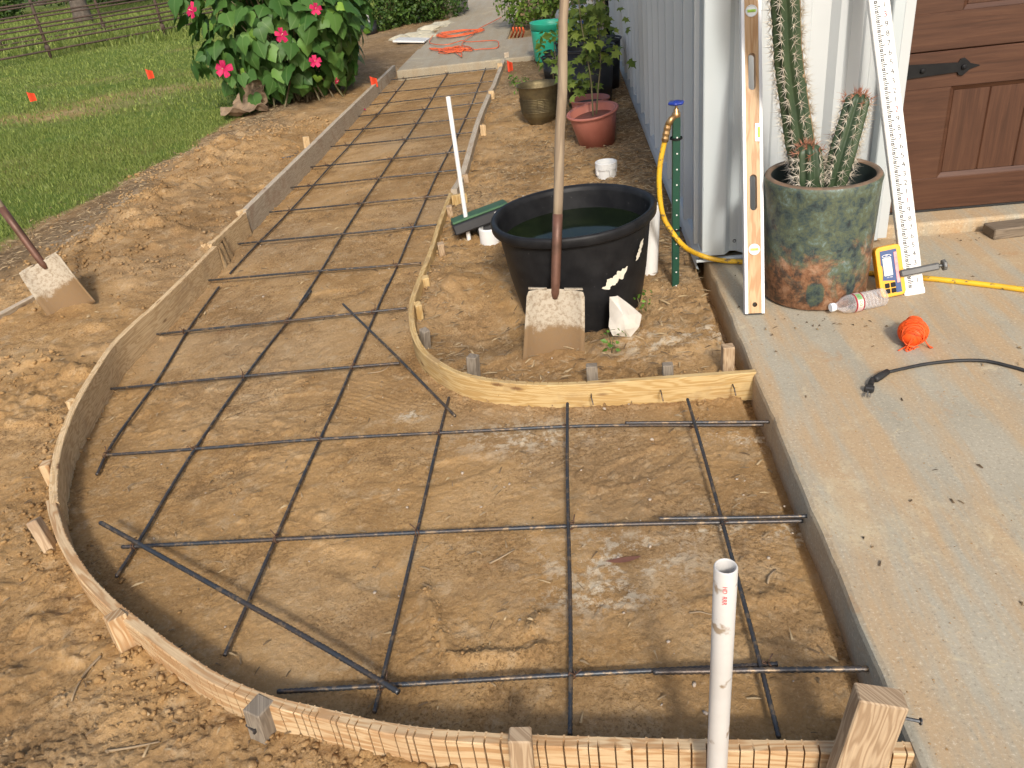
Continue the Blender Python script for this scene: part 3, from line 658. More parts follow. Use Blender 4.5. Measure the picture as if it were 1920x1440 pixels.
b6 = ribbon('form_board', 'dark weathered straight form board along the right edge of the path', dense(P_RIGHT), .036, .105, M_GREYW, +1, .004, seedv=7)
for o, px in ((b5, ((1109, 745), (1240, 738), (1376, 727))),):
    for u, v in px:   # bent nails poking out of the board face
        p = G(u, v, -.035); mb = MB(); mb.tube([p+Vector((0, .02, 0)), p+Vector((0, -.008, .001)), p+Vector((.004, -.014, -.02))], .0022, 6); mb.build('nail', M_REBAR, o, world=True)

# ------------------------------------------------------------------ stakes
def stake(label, u, v, zt, wdt, thk, hgt, yaw, tilt=(0, 0), mat=None, nail=None, taper=1., yy=None):
    p = G(u, v, zt) if yy is None else PY(u, v, yy); Rm = (Matrix.Rotation(R(yaw), 3, 'Z') @ Matrix.Rotation(R(tilt[0]), 3, 'X') @ Matrix.Rotation(R(tilt[1]), 3, 'Y'))
    mb = MB(); mb.box((0, 0, -hgt/2), (wdt, thk, hgt), b=.0025, long=2, taper=taper)
    mb.v = [tuple(Vector(q)+Vector((mnoise.noise((q[0]*40, q[1]*40, u)), mnoise.noise((q[1]*40, q[0]*40, v)), 0))*.0015) for q in mb.v]
    o = mb.build('wooden_stake', mat or M_STAKE); o.matrix_world = Matrix.Translation(p) @ Rm.to_4x4(); RM[o.name] = o.matrix_world.copy()
    tag(o, label, 'stake', 'stakes holding the form boards')
    if nail:
        m2 = MB(); m2.tube([nail, Vector(nail)+Vector((.028, -.006, .004))], .0028, 6); m2.lathe([(.0, 0), (.006, 0), (.006, .002), (0, .002)], 8, Vector(nail)+Vector((.028, -.006, .004)), Matrix.Rotation(R(90), 3, 'Y'))
        m2.build('nail', M_REBAR, o)
    return o
stake('thick split stake beside the slab at the nearest right corner', 1652, 1303, .035, .074, .042, .34, -6, (-6, 9), M_STAKE, nail=(.036, -.004, -.035), yy=G(1600, 1387).y-.052)
stake('square weathered stake at the middle of the near kerfed board', 975, 1376, .006, .040, .036, .22, 0, (-5, 2), M_STAKE, yy=G(974, 1376).y-.046)
stake('grey square stake with a nail outside the near left bend', 484, 1322, .004, .042, .046, .20, -24, (-3, 4), M_STAKEG, nail=(-.024, -.02, -.05))
stake('pale striped pine stake wedged outside the left bend', 214, 1153, .008, .042, .042, .20, -42, (-4, -10), M_PINE2)
stake('reddish stake leaning outward where the two bent boards meet', 62, 975, .022, .036, .030, .20, -70, (14, -22), M_STAKE)
stake('stub of pale stake behind the curved left board', 84, 868, .004, .036, .030, .15, -80, (0, 0), M_PINE2)
stake('small pale block behind the left curve near the splice', 131, 750, .004, .03, .02, .14, 70, (0, 0), M_PINE)
stake('pale splice block behind the new board on the left', 389, 455, .004, .07, .02, .12, 52, (0, 0), M_PINE)
stake('short block backing the end of the grey board', 452, 394, .006, .06, .03, .13, 50, (0, 0), M_PINE)
stake('tall pale stake left of the grey board beside the rod bundle', 573, 256, .055, .045, .02, .20, 50, (0, 6), M_PINE)
stake('grey brown upright stake beside the slab behind the yellow board', 1365, 648, .052, .036, .034, .22, 4, (0, 0), M_STAKE)
stake('low broken stake behind the yellow board nearest the slab', 1252, 682, .008, .034, .028, .16, 0, (0, 0), M_STAKEG)
stake('split grey stake behind the yellow board below the shovel', 1109, 684, .016, .036, .03, .16, 0, (0, 0), M_STAKEG)
stake('short mud capped stake behind the bend of the yellow board', 886, 667, .016, .036, .034, .16, -20, (0, 4), M_STAKEG)
stake('muddy stake pair member low inside the yellow bend', 796, 618, .004, .034, .030, .16, -50, (0, 12), M_STAKEG)
stake('clean orange pine stake inside the tightest part of the yellow bend', 783, 569, .006, .036, .028, .18, -66, (0, 10), M_PINEY)
stake('pale cut stake sunk in the mound beside the yellow bend', 797, 519, .004, .036, .030, .15, -75, (0, 8), M_PINEY)
stake('weathered stake behind the yellow board below the green lid', 826, 456, .012, .036, .03, .18, -78, (0, 6), M_STAKE)
stake('narrow stake beside the splice block near the drain box', 842, 386, .016, .034, .03, .17, -80, (0, 4), M_STAKE)
stake('wide pale splice block joining yellow and weathered boards', 860, 364, .014, .085, .022, .15, 10, (0, 0), M_PINEY)
stake('thin stake just beyond the splice block', 869, 327, .016, .05, .024, .18, 8, (0, 0), M_STAKE)
stake('pale stake fourth from the sidewalk on the right board', 905, 234, .02, .042, .022, .20, 8, (0, 3), M_PINE)
stake('pale stake third from the sidewalk on the right board', 921, 170, .026, .05, .022, .22, 8, (0, 3), M_PINE)
stake('orange capped stake second from the sidewalk on the right board', 937, 118, .035, .05, .022, .24, 8, (0, 3), M_PINE)
stake('grey stake at the sidewalk corner of the right board', 949, 98, .05, .05, .022, .26, 8, (0, 0), M_GREYW)

# ------------------------------------------------------------------ reinforcing bars
def Gs(u, v, off):
    p = G(u, v, -.09)
    for _ in range(4): p = G(u, v, float(base_in(np.array([p.x]), np.array([p.y]))[0])+off)
    return p
def bar(label, pts, r=.0047, z=-.071, name='rebar_rod', dz=None, sag=.004, ribs=True, group='reinforcing bars tied in the grid'):
    W3 = [Gs(u, v, (z if len(q) == 0 else q[0])+.098) for u, v, *q in pts]
    dist = (W3[0]-Vector((0, 0, CAM_H))).length
    sp = smooth_path(W3, .05); S = [0.]
    for a, b in zip(sp, sp[1:]): S.append(S[-1]+(b-a).length)
    L = S[-1]; ph = random.random()*50
    avg = sum((p.y for p in sp))/len(sp)
    st = .0058 if avg < 3.4 else .012
    n = max(2, int(L/st)); ss_ = np.linspace(0, L, n+1); idx = np.clip(np.searchsorted(S, ss_)-1, 0, len(sp)-2)
    Q = []; Rr = []
    for s, k in zip(ss_, idx):
        t = (s-S[k])/max(1e-9, S[k+1]-S[k]); p = sp[k].lerp(sp[k+1], t)
        w_ = Vector((mnoise.noise((s*1.6, ph, 0)), mnoise.noise((s*1.6, 0, ph)), mnoise.noise((s*1.6+9, ph, ph))))*sag
        Q.append(p+w_)
    Rr = [r*(1.17 if i % 2 else .92) for i in range(len(Q))]
    mb = MB(); mb.tube(Q, Rr, 7 if avg < 3.4 else 6); c = Q[len(Q)//2]
    o = mb.build(name, M_REBAR, smooth=True, origin=c); tag(o, label, 'rebar', group); return o, Q
T = []
ORD = 'first second third fourth fifth sixth seventh eighth ninth tenth'.split()
TX = [((733, 150), (930, 128)), ((710, 175), (928, 152)), ((693, 197), (918, 170)), ((672, 218), (911, 192)), ((647, 245), (898, 220)), ((620, 275), (886, 248)), ((582, 313), (873, 283)), ((543, 352), (861, 318)), ((505, 398), (843, 365)), ((440, 458), (820, 421))]
for k, (a, b) in enumerate(TX): T.append(bar(f'steel bar across the path, {ORD[k]} from the far sidewalk', (a, ((a[0]+b[0])/2, (a[1]+b[1])/2), b)))
T.append(bar('steel cross bar just beyond the diagonal rod near the muddy mound', ((375, 527), (580, 510), (790, 493))))
T.append(bar('steel cross bar passing under the upper end of the short diagonal rod', ((273, 628), (520, 603), (763, 578))))
T.append(bar('shorter steel cross bar ending at the middle of the short diagonal rod', ((197, 730), (470, 704), (750, 681))))
T.append(bar('long steel cross bar just in front of the yellow bent board', ((197, 853), (600, 824), (1064, 801), (1430, 796)), z=-.074))
T.append(bar('long rusty steel cross bar through the middle of the near bay', ((228, 1025), (518, 1011), (1066, 986), (1505, 975)), z=-.074, r=.0054))
T.append(bar('steel cross bar nearest the camera', ((520, 1297), (760, 1282), (1066, 1264), (1457, 1245)), z=-.072, r=.0054))
D1 = bar('short steel dowel lapped to the bar below the yellow board at the slab', ((1172, 793, -.052), (1300, 792, -.052), (1443, 791, -.05)), group='dowels set into the slab edge')
D2 = bar('short steel dowel lapped to the middle near cross bar at the slab', ((1235, 972, -.05), (1380, 970, -.05), (1518, 967, -.05)), group='dowels set into the slab edge')
D3 = bar('dark steel dowel lapped to the nearest cross bar at the slab', ((1222, 1261, -.06), (1420, 1257, -.058), (1634, 1255, -.055)), r=.0060, group='dowels set into the slab edge')
Lb = []
Lb.append(bar('far left steel bar running along the path from the sidewalk', ((777, 127), (727, 192), (623, 308), (542, 397), (480, 460), (432, 512, -.086)), z=-.083))
Lb.append(bar('near left steel bar running beside the curved board', ((411, 538), (353, 617), (293, 717), (213, 830), (182, 890)), z=-.085))
Lb.append(bar('far middle steel bar running along the path from the sidewalk', ((850, 120), (823, 163), (780, 233), (740, 293), (680, 380), (640, 443), (600, 510), (561, 570)), z=-.083))
Lb.append(bar('near middle steel bar ending free inside the left bend', ((583, 545), (463, 703), (373, 833), (263, 1010), (217, 1080)), z=-.083))
Lb.append(bar('far right steel bar running along the path from the sidewalk', ((917, 112), (873, 222), (823, 320), (777, 423), (747, 493), (713, 566)), z=-.083))
Lb.append(bar('long steel bar running from the yellow bend to the near bend', ((727, 533), (640, 737), (620, 780), (517, 1010), (420, 1228)), z=-.083))
Lb.append(bar('steel bar running from the short diagonal rod to the near board', ((842, 745), (827, 803), (783, 993), (740, 1180), (702, 1336)), z=-.082))
Lb.append(bar('straight rusty steel bar running under the shovel toward the camera', ((1064, 756, -.04), (1065, 900), (1068, 1120), (1068, 1378)), z=-.066))
Lb.append(bar('steel bar running beside the slab behind the near white pipe', ((1289, 748, -.04), (1352, 970), (1405, 1170), (1460, 1384)), z=-.066))
bar('short loose diagonal steel rod beside the yellow bend', ((643, 570, -.055), (740, 665, -.058), (853, 779, -.07)))
bar('thick loose diagonal steel rod across the near left bend', ((188, 980, -.032), (470, 1137, -.040), (746, 1299, -.052)), r=.0060)
# tie wires at the crossings
tm = MB(); a_ = np.linspace(0, 4.2*math.pi, 34)
tm.tube([(.0085*math.cos(t), .004*math.sin(t*.5), .0085*math.sin(t)) for t in a_]+[(.012, .006, .016), (.016, .012, .024)], .0016, 4)
tm.tube([(.008, 0, .008), (.010, -.008, .016), (.006, -.012, .020), (.012, -.016, .018)], .0016, 4)
TIE = tm.mesh('tie_wire', M_TIE, True)
for o, Q in T:
    for o2, Q2 in Lb:
        A = np.array([tuple(p) for p in Q]); B = np.array([tuple(p) for p in Q2])
        ia = A[::3]; ib = B[::3]; d = ((ia[:, None, :2]-ib[None, :, :2])**2).sum(-1); k = np.unravel_index(d.argmin(), d.shape)
        if d[k] < .0006 and random.random() < .85:
            p = Vector(ia[k[0]]); link('tie_wire', TIE, o, Matrix.Translation(p-o.location) @ Euler((random.uniform(-.4, .4), random.uniform(-.4, .4), random.uniform(0, 6.28))).to_matrix().to_4x4())
# bundle of rods lying left of the grey board
for k in range(6):
    a = G(493+k*1.5, 291+k*2.2, -.03+.012*(k % 2)); b = G(570+random.uniform(-3, 3), 282+k*1.6, -.03+.012*(k % 2)); d = (b-a).normalized()
    mb = MB(); mb.tube([a-d*.1*(k % 2), a.lerp(b, .5)+Vector((0, 0, .002)), b+d*.03], .0066, 6)
    o = mb.build('rebar_rod', M_REBAR, smooth=True, origin=a); tag(o, f'dark rod in the bundle left of the grey board, {ORD[k]} from lawn side', 'rebar', 'loose rod bundle')

# ------------------------------------------------------------------ white plastic pipes
def pipe(name, label, a, b, r, wall, mat, n=24, inside=None, group=None, cut=0.):
    a, b = Vector(a), Vector(b); M = frame(a, b-a, (1, 0, 0)); L = (b-a).length; mb = MB()
    mb.lathe([(r, 0), (r, L*.33), (r, L*.66), (r, L-.002), (r-.0015, L), (r-wall+.001, L), (r-wall, L-.002), (r-wall, L-.10)], n); mb.v = [(x, y, z+(cut*x/r*r if z > L*.9 else 0)) for x, y, z in mb.v]
    rt = root(name, label, 'pipe', M, group); mb.build('pipe_wall', mat, rt, smooth=True)
    if inside:
        m2 = MB(); m2.lathe([(0, L-.045), (r-wall-.0005, L-.04)], n); m2.build('dirt_plug', inside, rt)
    return rt
M_DIRTY = pm('dirt_plug', (.22, .17, .12), (.35, .28, .21), 60, .95, bs=.6, bscale=120)
tp = PY(1361, 1061, .845); bt = Vector((tp.x-.006, tp.y+.002, -.14))
d = (bt-tp).normalized()
np_ = pipe('upright_pipe', 'dirty white upright pipe in front of the nearest board', tp+d*((tp.z+.14)/-d.z), tp, .0165, .003, M_PVC, inside=M_DIRTY)
def near_print(st, s_along, size, mat):
    L = (tp-(tp+d*((tp.z+.14)/-d.z))).length; me = text(st, size, 'printed_mark', mat)
    Mi = RM[np_.name]; cdir = Mi.to_3x3().inverted() @ (Vector((0, 0, CAM_H))-tp); a = math.atan2(cdir.y, cdir.x); n_ = Vector((math.cos(a), math.sin(a), 0))
    up = Vector((0, 0, 1)); x = -up; y = n_.cross(x); MM = Matrix((x, y, n_)).transposed().to_4x4(); MM.translation = n_*.0168+Vector((0, 0, L-s_along))
    link('printed_mark', me, np_, MM)
near_print('HD', .030, .009, M_REDINK); near_print('RRR', .050, .009, M_REDINK)
a = G(882, 466, -.08); b = PY(840, 181, a.y+.10)
pipe('slim_pipe', 'slim clean white pipe leaning beside the yellow board', a, b, .0105, .002, M_PVCC, 16)
a = G(1217, 520, -.07); b = PY(1222, 384, a.y+.01)
cp = pipe('cleanout_pipe', 'stout white pipe standing right of the black tub', a, b, .0345, .004, M_PVCC, 28, cut=.16)
a = G(1138, 340, -.075); b = a+Vector((0, 0, .115))
rt = root('pipe_coupling', 'white capped pipe fitting sunk in soil behind the black tub', 'pipe fitting', a)
mb = MB(); mb.lathe([(.055, 0), (.055, .075), (.062, .078), (.062, .112), (.059, .115), (.052, .115), (.050, .108), (.050, .085), (0, .085)], 28); mb.build('coupling', M_PVCC, rt, smooth=False)
for k in range(4):
    mb = MB(); an = k*math.pi/2+.4; mb.box((.057*math.cos(an), .057*math.sin(an), .07), (.012, .02, .05), Matrix.Rotation(an, 3, 'Z'), b=.003); mb.build('lug', M_PVCC, rt)
# drain box with green lid on a white stub
a = G(921, 461, -.07); ct = PY(893, 413, a.y+.0)
st_ = root('drain_stub', 'short wide white pipe stub under the black drain box', 'pipe', a)
mb = MB(); mb.lathe([(.05, 0), (.05, .09), (.046, .095), (.04, .095), (.04, .06), (0, .06)], 28); mb.build('pipe_wall', M_PVCC, st_, smooth=False)
pA, pB = PY(842, 428, a.y-.02), PY(948, 384, a.y+.05)
xd = (pB-pA).normalized(); Mx = frame((pA+pB)/2+Vector((0, .08, -.008)), Vector((-xd.z, .14, xd.x)), xd); LL = (pB-pA).length
db_ = root('drain_box', 'black drain box tipped on its side with a dark green lid', 'drain box', Mx)
mb = MB(); mb.box((0, 0, -.028), (LL, .19, .05), b=.006); mb.box((.04, .0, -.07), (LL*.55, .12, .05), b=.006); mb.build('box_body', M_BLACKN, db_)
mb = MB(); mb.box((0, .0, .004), (LL*.96, .17, .012), b=.004)
lid = mb.build('lid', M_GREENLID, db_)
mb = MB(); mb.box((LL*.27, -.0955, -.022), (.03, .003, .025), b=.001); mb.build('sticker', M_GREYP, db_)
# ------------------------------------------------------------------ black tub
tb = root('black_tub', 'big black plastic tub of murky water behind the shovel', 'tub', Matrix.Translation((-.012, 2.985, -.168)) @ Matrix.Rotation(R(-1.5), 4, 'Y'))
wob = lambda a, z: 1+.012*math.sin(2*a+.6)*max(0, z)/.4+.006*math.sin(5*a+1)*max(0, z)/.4
RT, RB, HT = .302, .218, .475
mb = MB(); mb.lathe([(0, .0), (RB-.02, 0), (RB, .012), (RB+.012, .05), (RB+(RT-RB)*.55, .23), (RT-.012, HT-.035)], 64, wob=wob); mb.lathe([(RT-.018, HT-.02), (RB+(RT-RB)*.55-.008, .22), (RB-.01, .03), (0, .03)], 64, wob=wob)
mb.build('tub_wall', M_BLACKP, tb, smooth=True)
rp = [(RT-.012, HT-.038), (RT+.006, HT-.038), (RT+.010, HT-.034), (RT+.012, HT-.010), (RT+.009, HT-.003), (RT+.004, HT+.001), (RT-.008, HT-.002), (RT-.014, HT-.010), (RT-.018, HT-.03)]
mb = MB(); mb.lathe(rp, 64, wob=lambda a, z: wob(a, z)*(1+.004*mnoise.noise((3*math.cos(a), 3*math.sin(a), 4)))); mb.build('rim', M_BLACKP, tb, smooth=True)
def water_mat():
    m, t, b = new('murky_water'); co = coords(t, 'World'); b.inputs['Roughness'].default_value = .06; b.inputs['IOR'].default_value = 1.33; b.inputs['Specular IOR Level'].default_value = .12
    t.links.new(ramp(t, noi(t, co, 7, 4), [(.4, (.006, .010, .005)), (.7, (.012, .018, .007))]), b.inputs['Base Color']); bump(t, b, noi(t, co, 9, 3), .04, .01); return m
mb = MB(); zw = .385; rw = RB+(RT-RB)*(zw/HT)-.004
mb.lathe([(rw, 0), (rw*.5, 0), (0, 0)], 64, (0, 0, zw), wob=lambda a, z: wob(a, zw)); o = mb.build('water', water_mat(), tb); o.location = (0, 0, 0)
def on_tub(az, z, off=.0015):
    r = RB+.012+(RT-RB-.012)*(z/HT); r *= wob(az, z); return Vector(((r+off)*math.cos(az), (r+off)*math.sin(az), z))
def scrap(az0, z0, L, wd, ang, seed):
    rnd = random.Random(seed); V = []; n = 26; top = []; bot = []
    for i in range(n+1):
        s = i/n-.5; h = wd*(1-(2*abs(s))**4)*(.75+.55*mnoise.noise((s*9, seed, 3))+.25*mnoise.noise((s*31, seed, 8))+.12*rnd.random()); mid = .30*wd*mnoise.noise((s*7, seed, 0))
        for sg, L_ in ((1, top), (-1, bot)):
            x = s*L; y = mid+sg*h*.5; u = x*math.cos(ang)-y*math.sin(ang); v = x*math.sin(ang)+y*math.cos(ang); L_.append(on_tub(az0+u/.27, z0+v, .003))
    m2 = MB(); m2.add(top+bot, [[i, i+1, n+1+i+1, n+1+i] for i in range(n)]); m2.build('torn_label', M_SCUFF, tb)
scrap(R(-60), .275, .125, .042, R(28), 3); scrap(R(-34), .345, .085, .028, R(62), 9)

# ------------------------------------------------------------------ shovels
def shovel(name, label, Bc, axis, side, bw, bl, hl, cat_='shovel', sock=.30, curve=.02, mud=M_BLADE):
    M = frame(Bc, axis, side); rt = root(name, label, cat_, M)
    # local z up the handle, x across the blade, y = back of the blade
    nx_, nz_ = 14, 14; V = []; th = .0035
    for s in (0, 1):
        for j in range(nz_+1):
            for i in range(nx_+1):
                a = i/nx_*2-1; t = j/nz_; w_ = bw/2*(1-.10*t if t < .93 else .9-.05*(t-.93)/.07)
                x = a*w_; z = t*bl; y = -curve*(1-(2*t-1)**2)*.5+.040*abs(a)**2.4*(-1)+.011*math.exp(-(a/.10)**2)*t-(.008 if t > .97 else 0)
                if t == 0: z += .004*mnoise.noise((a*4, 1, 2))
                V.append((x, y+s*th, z))
    n1 = (nx_+1)*(nz_+1); Fc = []
    for j in range(nz_):
        for i in range(nx_):
            q = j*(nx_+1)+i; Fc.append([q, q+1, q+nx_+2, q+nx_+1]); Fc.append([n1+q, n1+q+nx_+1, n1+q+nx_+2, n1+q+1])
    rim = [i for i in range(nx_+1)]+[(j+1)*(nx_+1)-1 for j in range(1, nz_+1)]+[nz_*(nx_+1)+i for i in range(nx_-1, -1, -1)]+[j*(nx_+1) for j in range(nz_-1, 0, -1)]
    for a, b in zip(rim, rim[1:]+rim[:1]): Fc.append([a, n1+a, n1+b, b])
    mb = MB(); mb.add(V, Fc); mb.build('blade', mud, rt, smooth=True)
    mb = MB()
    for sg in (-1, 1):   # turned foot steps
        x0, x1 = sg*.03, sg*bw*.43
        mb.box(((x0+x1)/2, -.010, bl+.002), (abs(x1-x0), .018, .005), b=.002)
    mb.build('foot_step', mud, rt)
    mb = MB(); mb.tube([(0, .003, bl*.86), (0, .001, bl*.95), (0, -.002, bl+.03), (0, -.001, bl+.08), (0, 0, bl+sock*.6), (0, 0, bl+sock)], [.009, .0155, .0165, .0168, .0170, .0175], 18); mb.build('socket', M_SOCK, rt, smooth=True)
    mb = MB(); k = 14; mb.tube([(.004*mnoise.noise((i*.4, 2, 5)), .004*mnoise.noise((i*.4, 7, 1)), bl+sock-.03+(hl-bl-sock)*i/k) for i in range(k+1)], [.0160+.0010*math.sin(i*.5) for i in range(k+1)], 18); mb.build('handle', M_HANDLE, rt, smooth=True)
    return rt
Bc = G(1037, 674, -.11); Tc = PY(1044, 455, 2.655); ax = (Tc-Bc)
shovel('flat_shovel', 'mud caked flat shovel stuck upright in front of the black tub', Bc, ax, (1, .06, 0), .222, .262, 1.50, sock=.26)
Bl = G(146, 584, -.06); rv = ray(0, 386); vw = (Bl-Vector((0, 0, CAM_H))).normalized(); hp = Vector((0, 0, CAM_H))+rv*((Bl-Vector((0, 0, CAM_H))).dot(vw)/rv.dot(vw)); ax2 = hp-Bl
shovel('flat_shovel', 'flat shovel with dark socket standing in the dirt at the left edge', Bl, ax2, _rt*.8-_dn*.5, .215, .262, 1.45, sock=.27)
# buried board behind the left shovel
a, b = G(-40, 618, -.03), G(165, 505, -.02); dd = (b-a); mb = MB()
mb.box((0, 0, 0), (dd.length, .02, .09), b=.002); o = mb.build('old_board', M_GREYW); o.matrix_world = Matrix.Translation((a+b)/2-Vector((0, 0, .02))) @ Matrix.Rotation(math.atan2(dd.y, dd.x), 4, 'Z') @ Matrix.Rotation(R(20), 4, 'X')
tag(o, 'half buried grey board behind the left shovel blade', 'board')

# ------------------------------------------------------------------ rock
def lump(name, label, cat, c, size, seed, mat, amp=.25, sub=3, rot=0, freq=1.6, group=None):
    bm = bmesh.new(); bmesh.ops.create_icosphere(bm, subdivisions=sub, radius=1.)
    for v in bm.verts:
        p = v.co.copy(); n_ = mnoise.noise(p*freq+Vector((seed, 0, 0)))+.4*mnoise.noise(p*freq*2.6+Vector((0, seed, 0)))
        v.co = p*(1+amp*n_); v.co = Vector((v.co.x*size[0], v.co.y*size[1], v.co.z*size[2]))
    me = bpy.data.meshes.new(name); bm.to_mesh(me); bm.free(); me.materials.append(mat)
    o = link(name, me); o.matrix_world = Matrix.Translation(c) @ Matrix.Rotation(rot, 4, 'Z'); return tag(o, label, cat, group)
bm = bmesh.new(); rp0 = G(1170, 628, -.06); rx = Vector((1, 0, 0)); 
def rk(u, v, dy): return PY(u, v, rp0.y+dy)-rp0
pts = [rk(1143, 556, .03), rk(1158, 553, .04), rk(1180, 575, .03), rk(1190, 583, .05), rk(1203, 590, .04), rk(1200, 612, .0), rk(1183, 632, -.03), rk(1150, 630, -.03), rk(1142, 612, -.01), rk(1145, 585, .01), rk(1168, 590, -.035), rk(1172, 618, -.05), rk(1160, 570, -.0), rk(1150, 556, .09), rk(1200, 600, .12), rk(1143, 620, .11), rk(1185, 580, .11)]
for p in pts: bm.verts.new(p+Vector((0, 0, 0)))
bmesh.ops.convex_hull(bm, input=bm.verts); bmesh.ops.delete(bm, geom=[v for v in bm.verts if not v.link_faces], context='VERTS')
bmesh.ops.subdivide_edges(bm, edges=bm.edges, cuts=2, use_grid_fill=True)
for v in bm.verts: v.co += v.co.normalized()*.006*mnoise.noise(v.co*22)
me = bpy.data.meshes.new('white_rock'); bm.to_mesh(me); bm.free(); me.materials.append(M_ROCK); o = link('white_rock', me); o.location = rp0; tag(o, 'jagged white rock leaning on the black tub', 'rock')

# ------------------------------------------------------------------ green post with faucet, yellow hose
pb = G(1266, 540, -.06); pt_ = PY(1268, 219, pb.y); HP = pt_.z-pb.z
po = root('green_post', 'dark green steel post carrying the outdoor faucet', 'post', Matrix.Translation(pb) @ Matrix.Rotation(math.atan2(pt_.x-pb.x, HP), 4, 'Y'))
mb = MB(); mb.box((0, -.012, HP/2), (.026, .004, HP), b=.001); mb.box((-.012, .0, HP/2-.002), (.004, .022, HP-.01), b=.001); mb.box((.012, .0, HP/2-.002), (.004, .022, HP-.01), b=.001); mb.build('post_channel', M_POSTG, po)
for k in range(11):
    mb = MB(); mb.lathe([(0, 0), (.003, 0), (.003, .001), (0, .001)], 8, (.002, -.0142, HP-.07-k*.058), Matrix.Rotation(R(90), 3, 'X')); mb.build('punched_hole', M_PVCC, po)
for z in (HP-.075, HP*.37):
    mb = MB(); mb.lathe([(.021, -.004), (.023, -.003), (.023, .003), (.021, .004)], 16, (0, 0, z)); mb.build('clamp_band', M_BLKI, po)
fa = root('faucet', 'brass hose faucet with blue wheel handle on top of the green post', 'faucet', pt_)
mb = MB(); mb.tube([(0, .012, -.5), (0, .012, -.02), (0, .006, .012)], .011, 14); mb.build('riser_pipe', M_GREYC, fa, smooth=True)
mb = MB(); mb.lathe([(.010, -.01), (.015, 0), (.015, .014), (.010, .018), (.010, .026), (.006, .03), (.004, .045)], 14); mb.tube([(0, 0, .006), (-.02, -.012, -.004), (-.032, -.020, -.022)], [.011, .012, .012], 12); mb.build('valve_body', M_BRASSN, fa, smooth=True)
mb = MB(); mb.lathe([(0, .040), (.010, .040), (.014, .042), (.026, .044), (.028, .048), (.026, .053), (.012, .052), (.006, .056), (0, .057)], 40, wob=lambda a, z: 1+.07*math.sin(6*a)); mb.build('wheel_handle', M_BLUEH, fa, smooth=True)
fo = pt_+Vector((-.032, -.020, -.022)); yw = pb.y-.02
hp_ = [fo, fo+Vector((-.012, -.004, -.05)), PY(1247, 262, yw), PY(1238, 305, yw), PY(1236, 350, yw), PY(1242, 400, yw), PY(1258, 432, yw), PY(1283, 462, yw), PY(1312, 478, WY-.062), PY(1350, 488, WY-.075)]
hp_ += [G(1395, 491, .010), G(1440, 494, .010), G(1500, 500, .0095), G(1570, 507, .0095), G(1640, 513, .0095), G(1700, 519, .0095), G(1760, 524, .0095), G(1850, 534, .0095), G(1920, 543, .0095), G(2050, 560, .0095), G(2300, 640, .0095)]
ho = root('garden_hose', 'dirty yellow garden hose hanging from the faucet and crossing the slab', 'hose', fo)
mb = MB(); mb.tube(smooth_path(hp_, .02), .0097, 14); mb.build('hose_tube', M_HOSE, ho, smooth=True, world=True)
mb = MB(); c0 = [fo.lerp(hp_[2], t) for t in np.linspace(-.05, .8, 16)]; mb.tube(smooth_path([fo, hp_[1], hp_[2]], .008), [.0135 if i % 2 else .0115 for i in range(len(smooth_path([fo, hp_[1], hp_[2]], .008)))], 12); mb.build('strain_relief', M_BRASSN, ho, smooth=False, world=True)

# ------------------------------------------------------------------ spirit level leaning on the building corner
lb = G(1414, 588, .0); lt = PY(1407, 24, WY-.115)
Ml = frame(lb, lt-lb, (1, .0, 0)); LV = root('spirit_level', 'wooden spirit level with white metal edges leaning on the building corner', 'level', Ml)
def lz(u, v):   # height along the level of a seen mark
    A = Vector((0, 0, CAM_H)); r = ray(u, v); zax = (lt-lb).normalized(); n_ = Ml.to_3x3().col[1]; P_ = A + r*((lb-A).dot(n_)/r.dot(n_)); return (P_-lb).dot(zax)
LL, LW, LT = 1.22, .067, .028
z_h, z_v1, z_s1a, z_s1b, z_c, z_s2a, z_s2b, z_v2 = [lz(1412, v) for v in (571, 468, 395, 328, 250, 170, 101, 23)]
outer = [(-LW/2+.011, .002), (LW/2-.011, .002), (LW/2-.011, LL-.002), (-LW/2+.011, LL-.002)]
holes = [rrect(0, (z_s1a+z_s1b)/2, .024, z_s1b-z_s1a, .0118), rrect(0, (z_s2a+z_s2b)/2, .024, z_s2b-z_s2a, .0118), [(.0085*math.cos(t), z_h+.0085*math.sin(t)) for t in np.linspace(0, 2*math.pi, 20, endpoint=False)]]
me = flat([outer]+holes, LT, 'wood_body', M_LVLW); uvl = me.uv_layers.new(name='UVMap') if not me.uv_layers else me.uv_layers[0]
for lp in me.loops: c = me.vertices[lp.vertex_index].co; uvl.data[lp.index].uv = (c.y, c.x+c.z)
XY2 = Matrix.Rotation(R(90), 4, 'X')
link('wood_body', me, LV, XY2)
for s in (-1, 1):
    mb = MB(); mb.box((s*(LW/2-.0055), 0, LL/2), (.011, LT+.003, LL), b=.0012); mb.build('metal_edge', M_WHITE, LV)
mb = MB(); mb.box((0, 0, -.001), (LW-.003, LT, .004), b=.001); mb.build('end_cap', M_RUBB, LV)
for z in (z_v1, z_v2):
    mb = MB(); mb.lathe([(0, .0), (.0195, 0), (.0195, .002), (.017, .0035), (.0155, .001), (0, .001)], 28, (0, -LT/2-.001, z), Matrix.Rotation(R(90), 3, 'X')); v_ = mb.build('vial_window', M_WHITE, LV)
    mb = MB(); mb.tube([(-.013, -LT/2-.003, z), (.013, -LT/2-.003, z)], .0045, 10); mb.build('vial', M_VIAL, v_)
mb = MB(); mb.box((LW/2-.0165, -LT/2-.001, z_c), (.019, .004, .06), b=.0018); v_ = mb.build('vial_window', M_WHITE, LV)
mb = MB(); mb.tube([(LW/2-.014, -LT/2-.003, z_c-.017), (LW/2-.014, -LT/2-.003, z_c+.017)], .0045, 10); mb.build('vial', M_VIAL, v_)

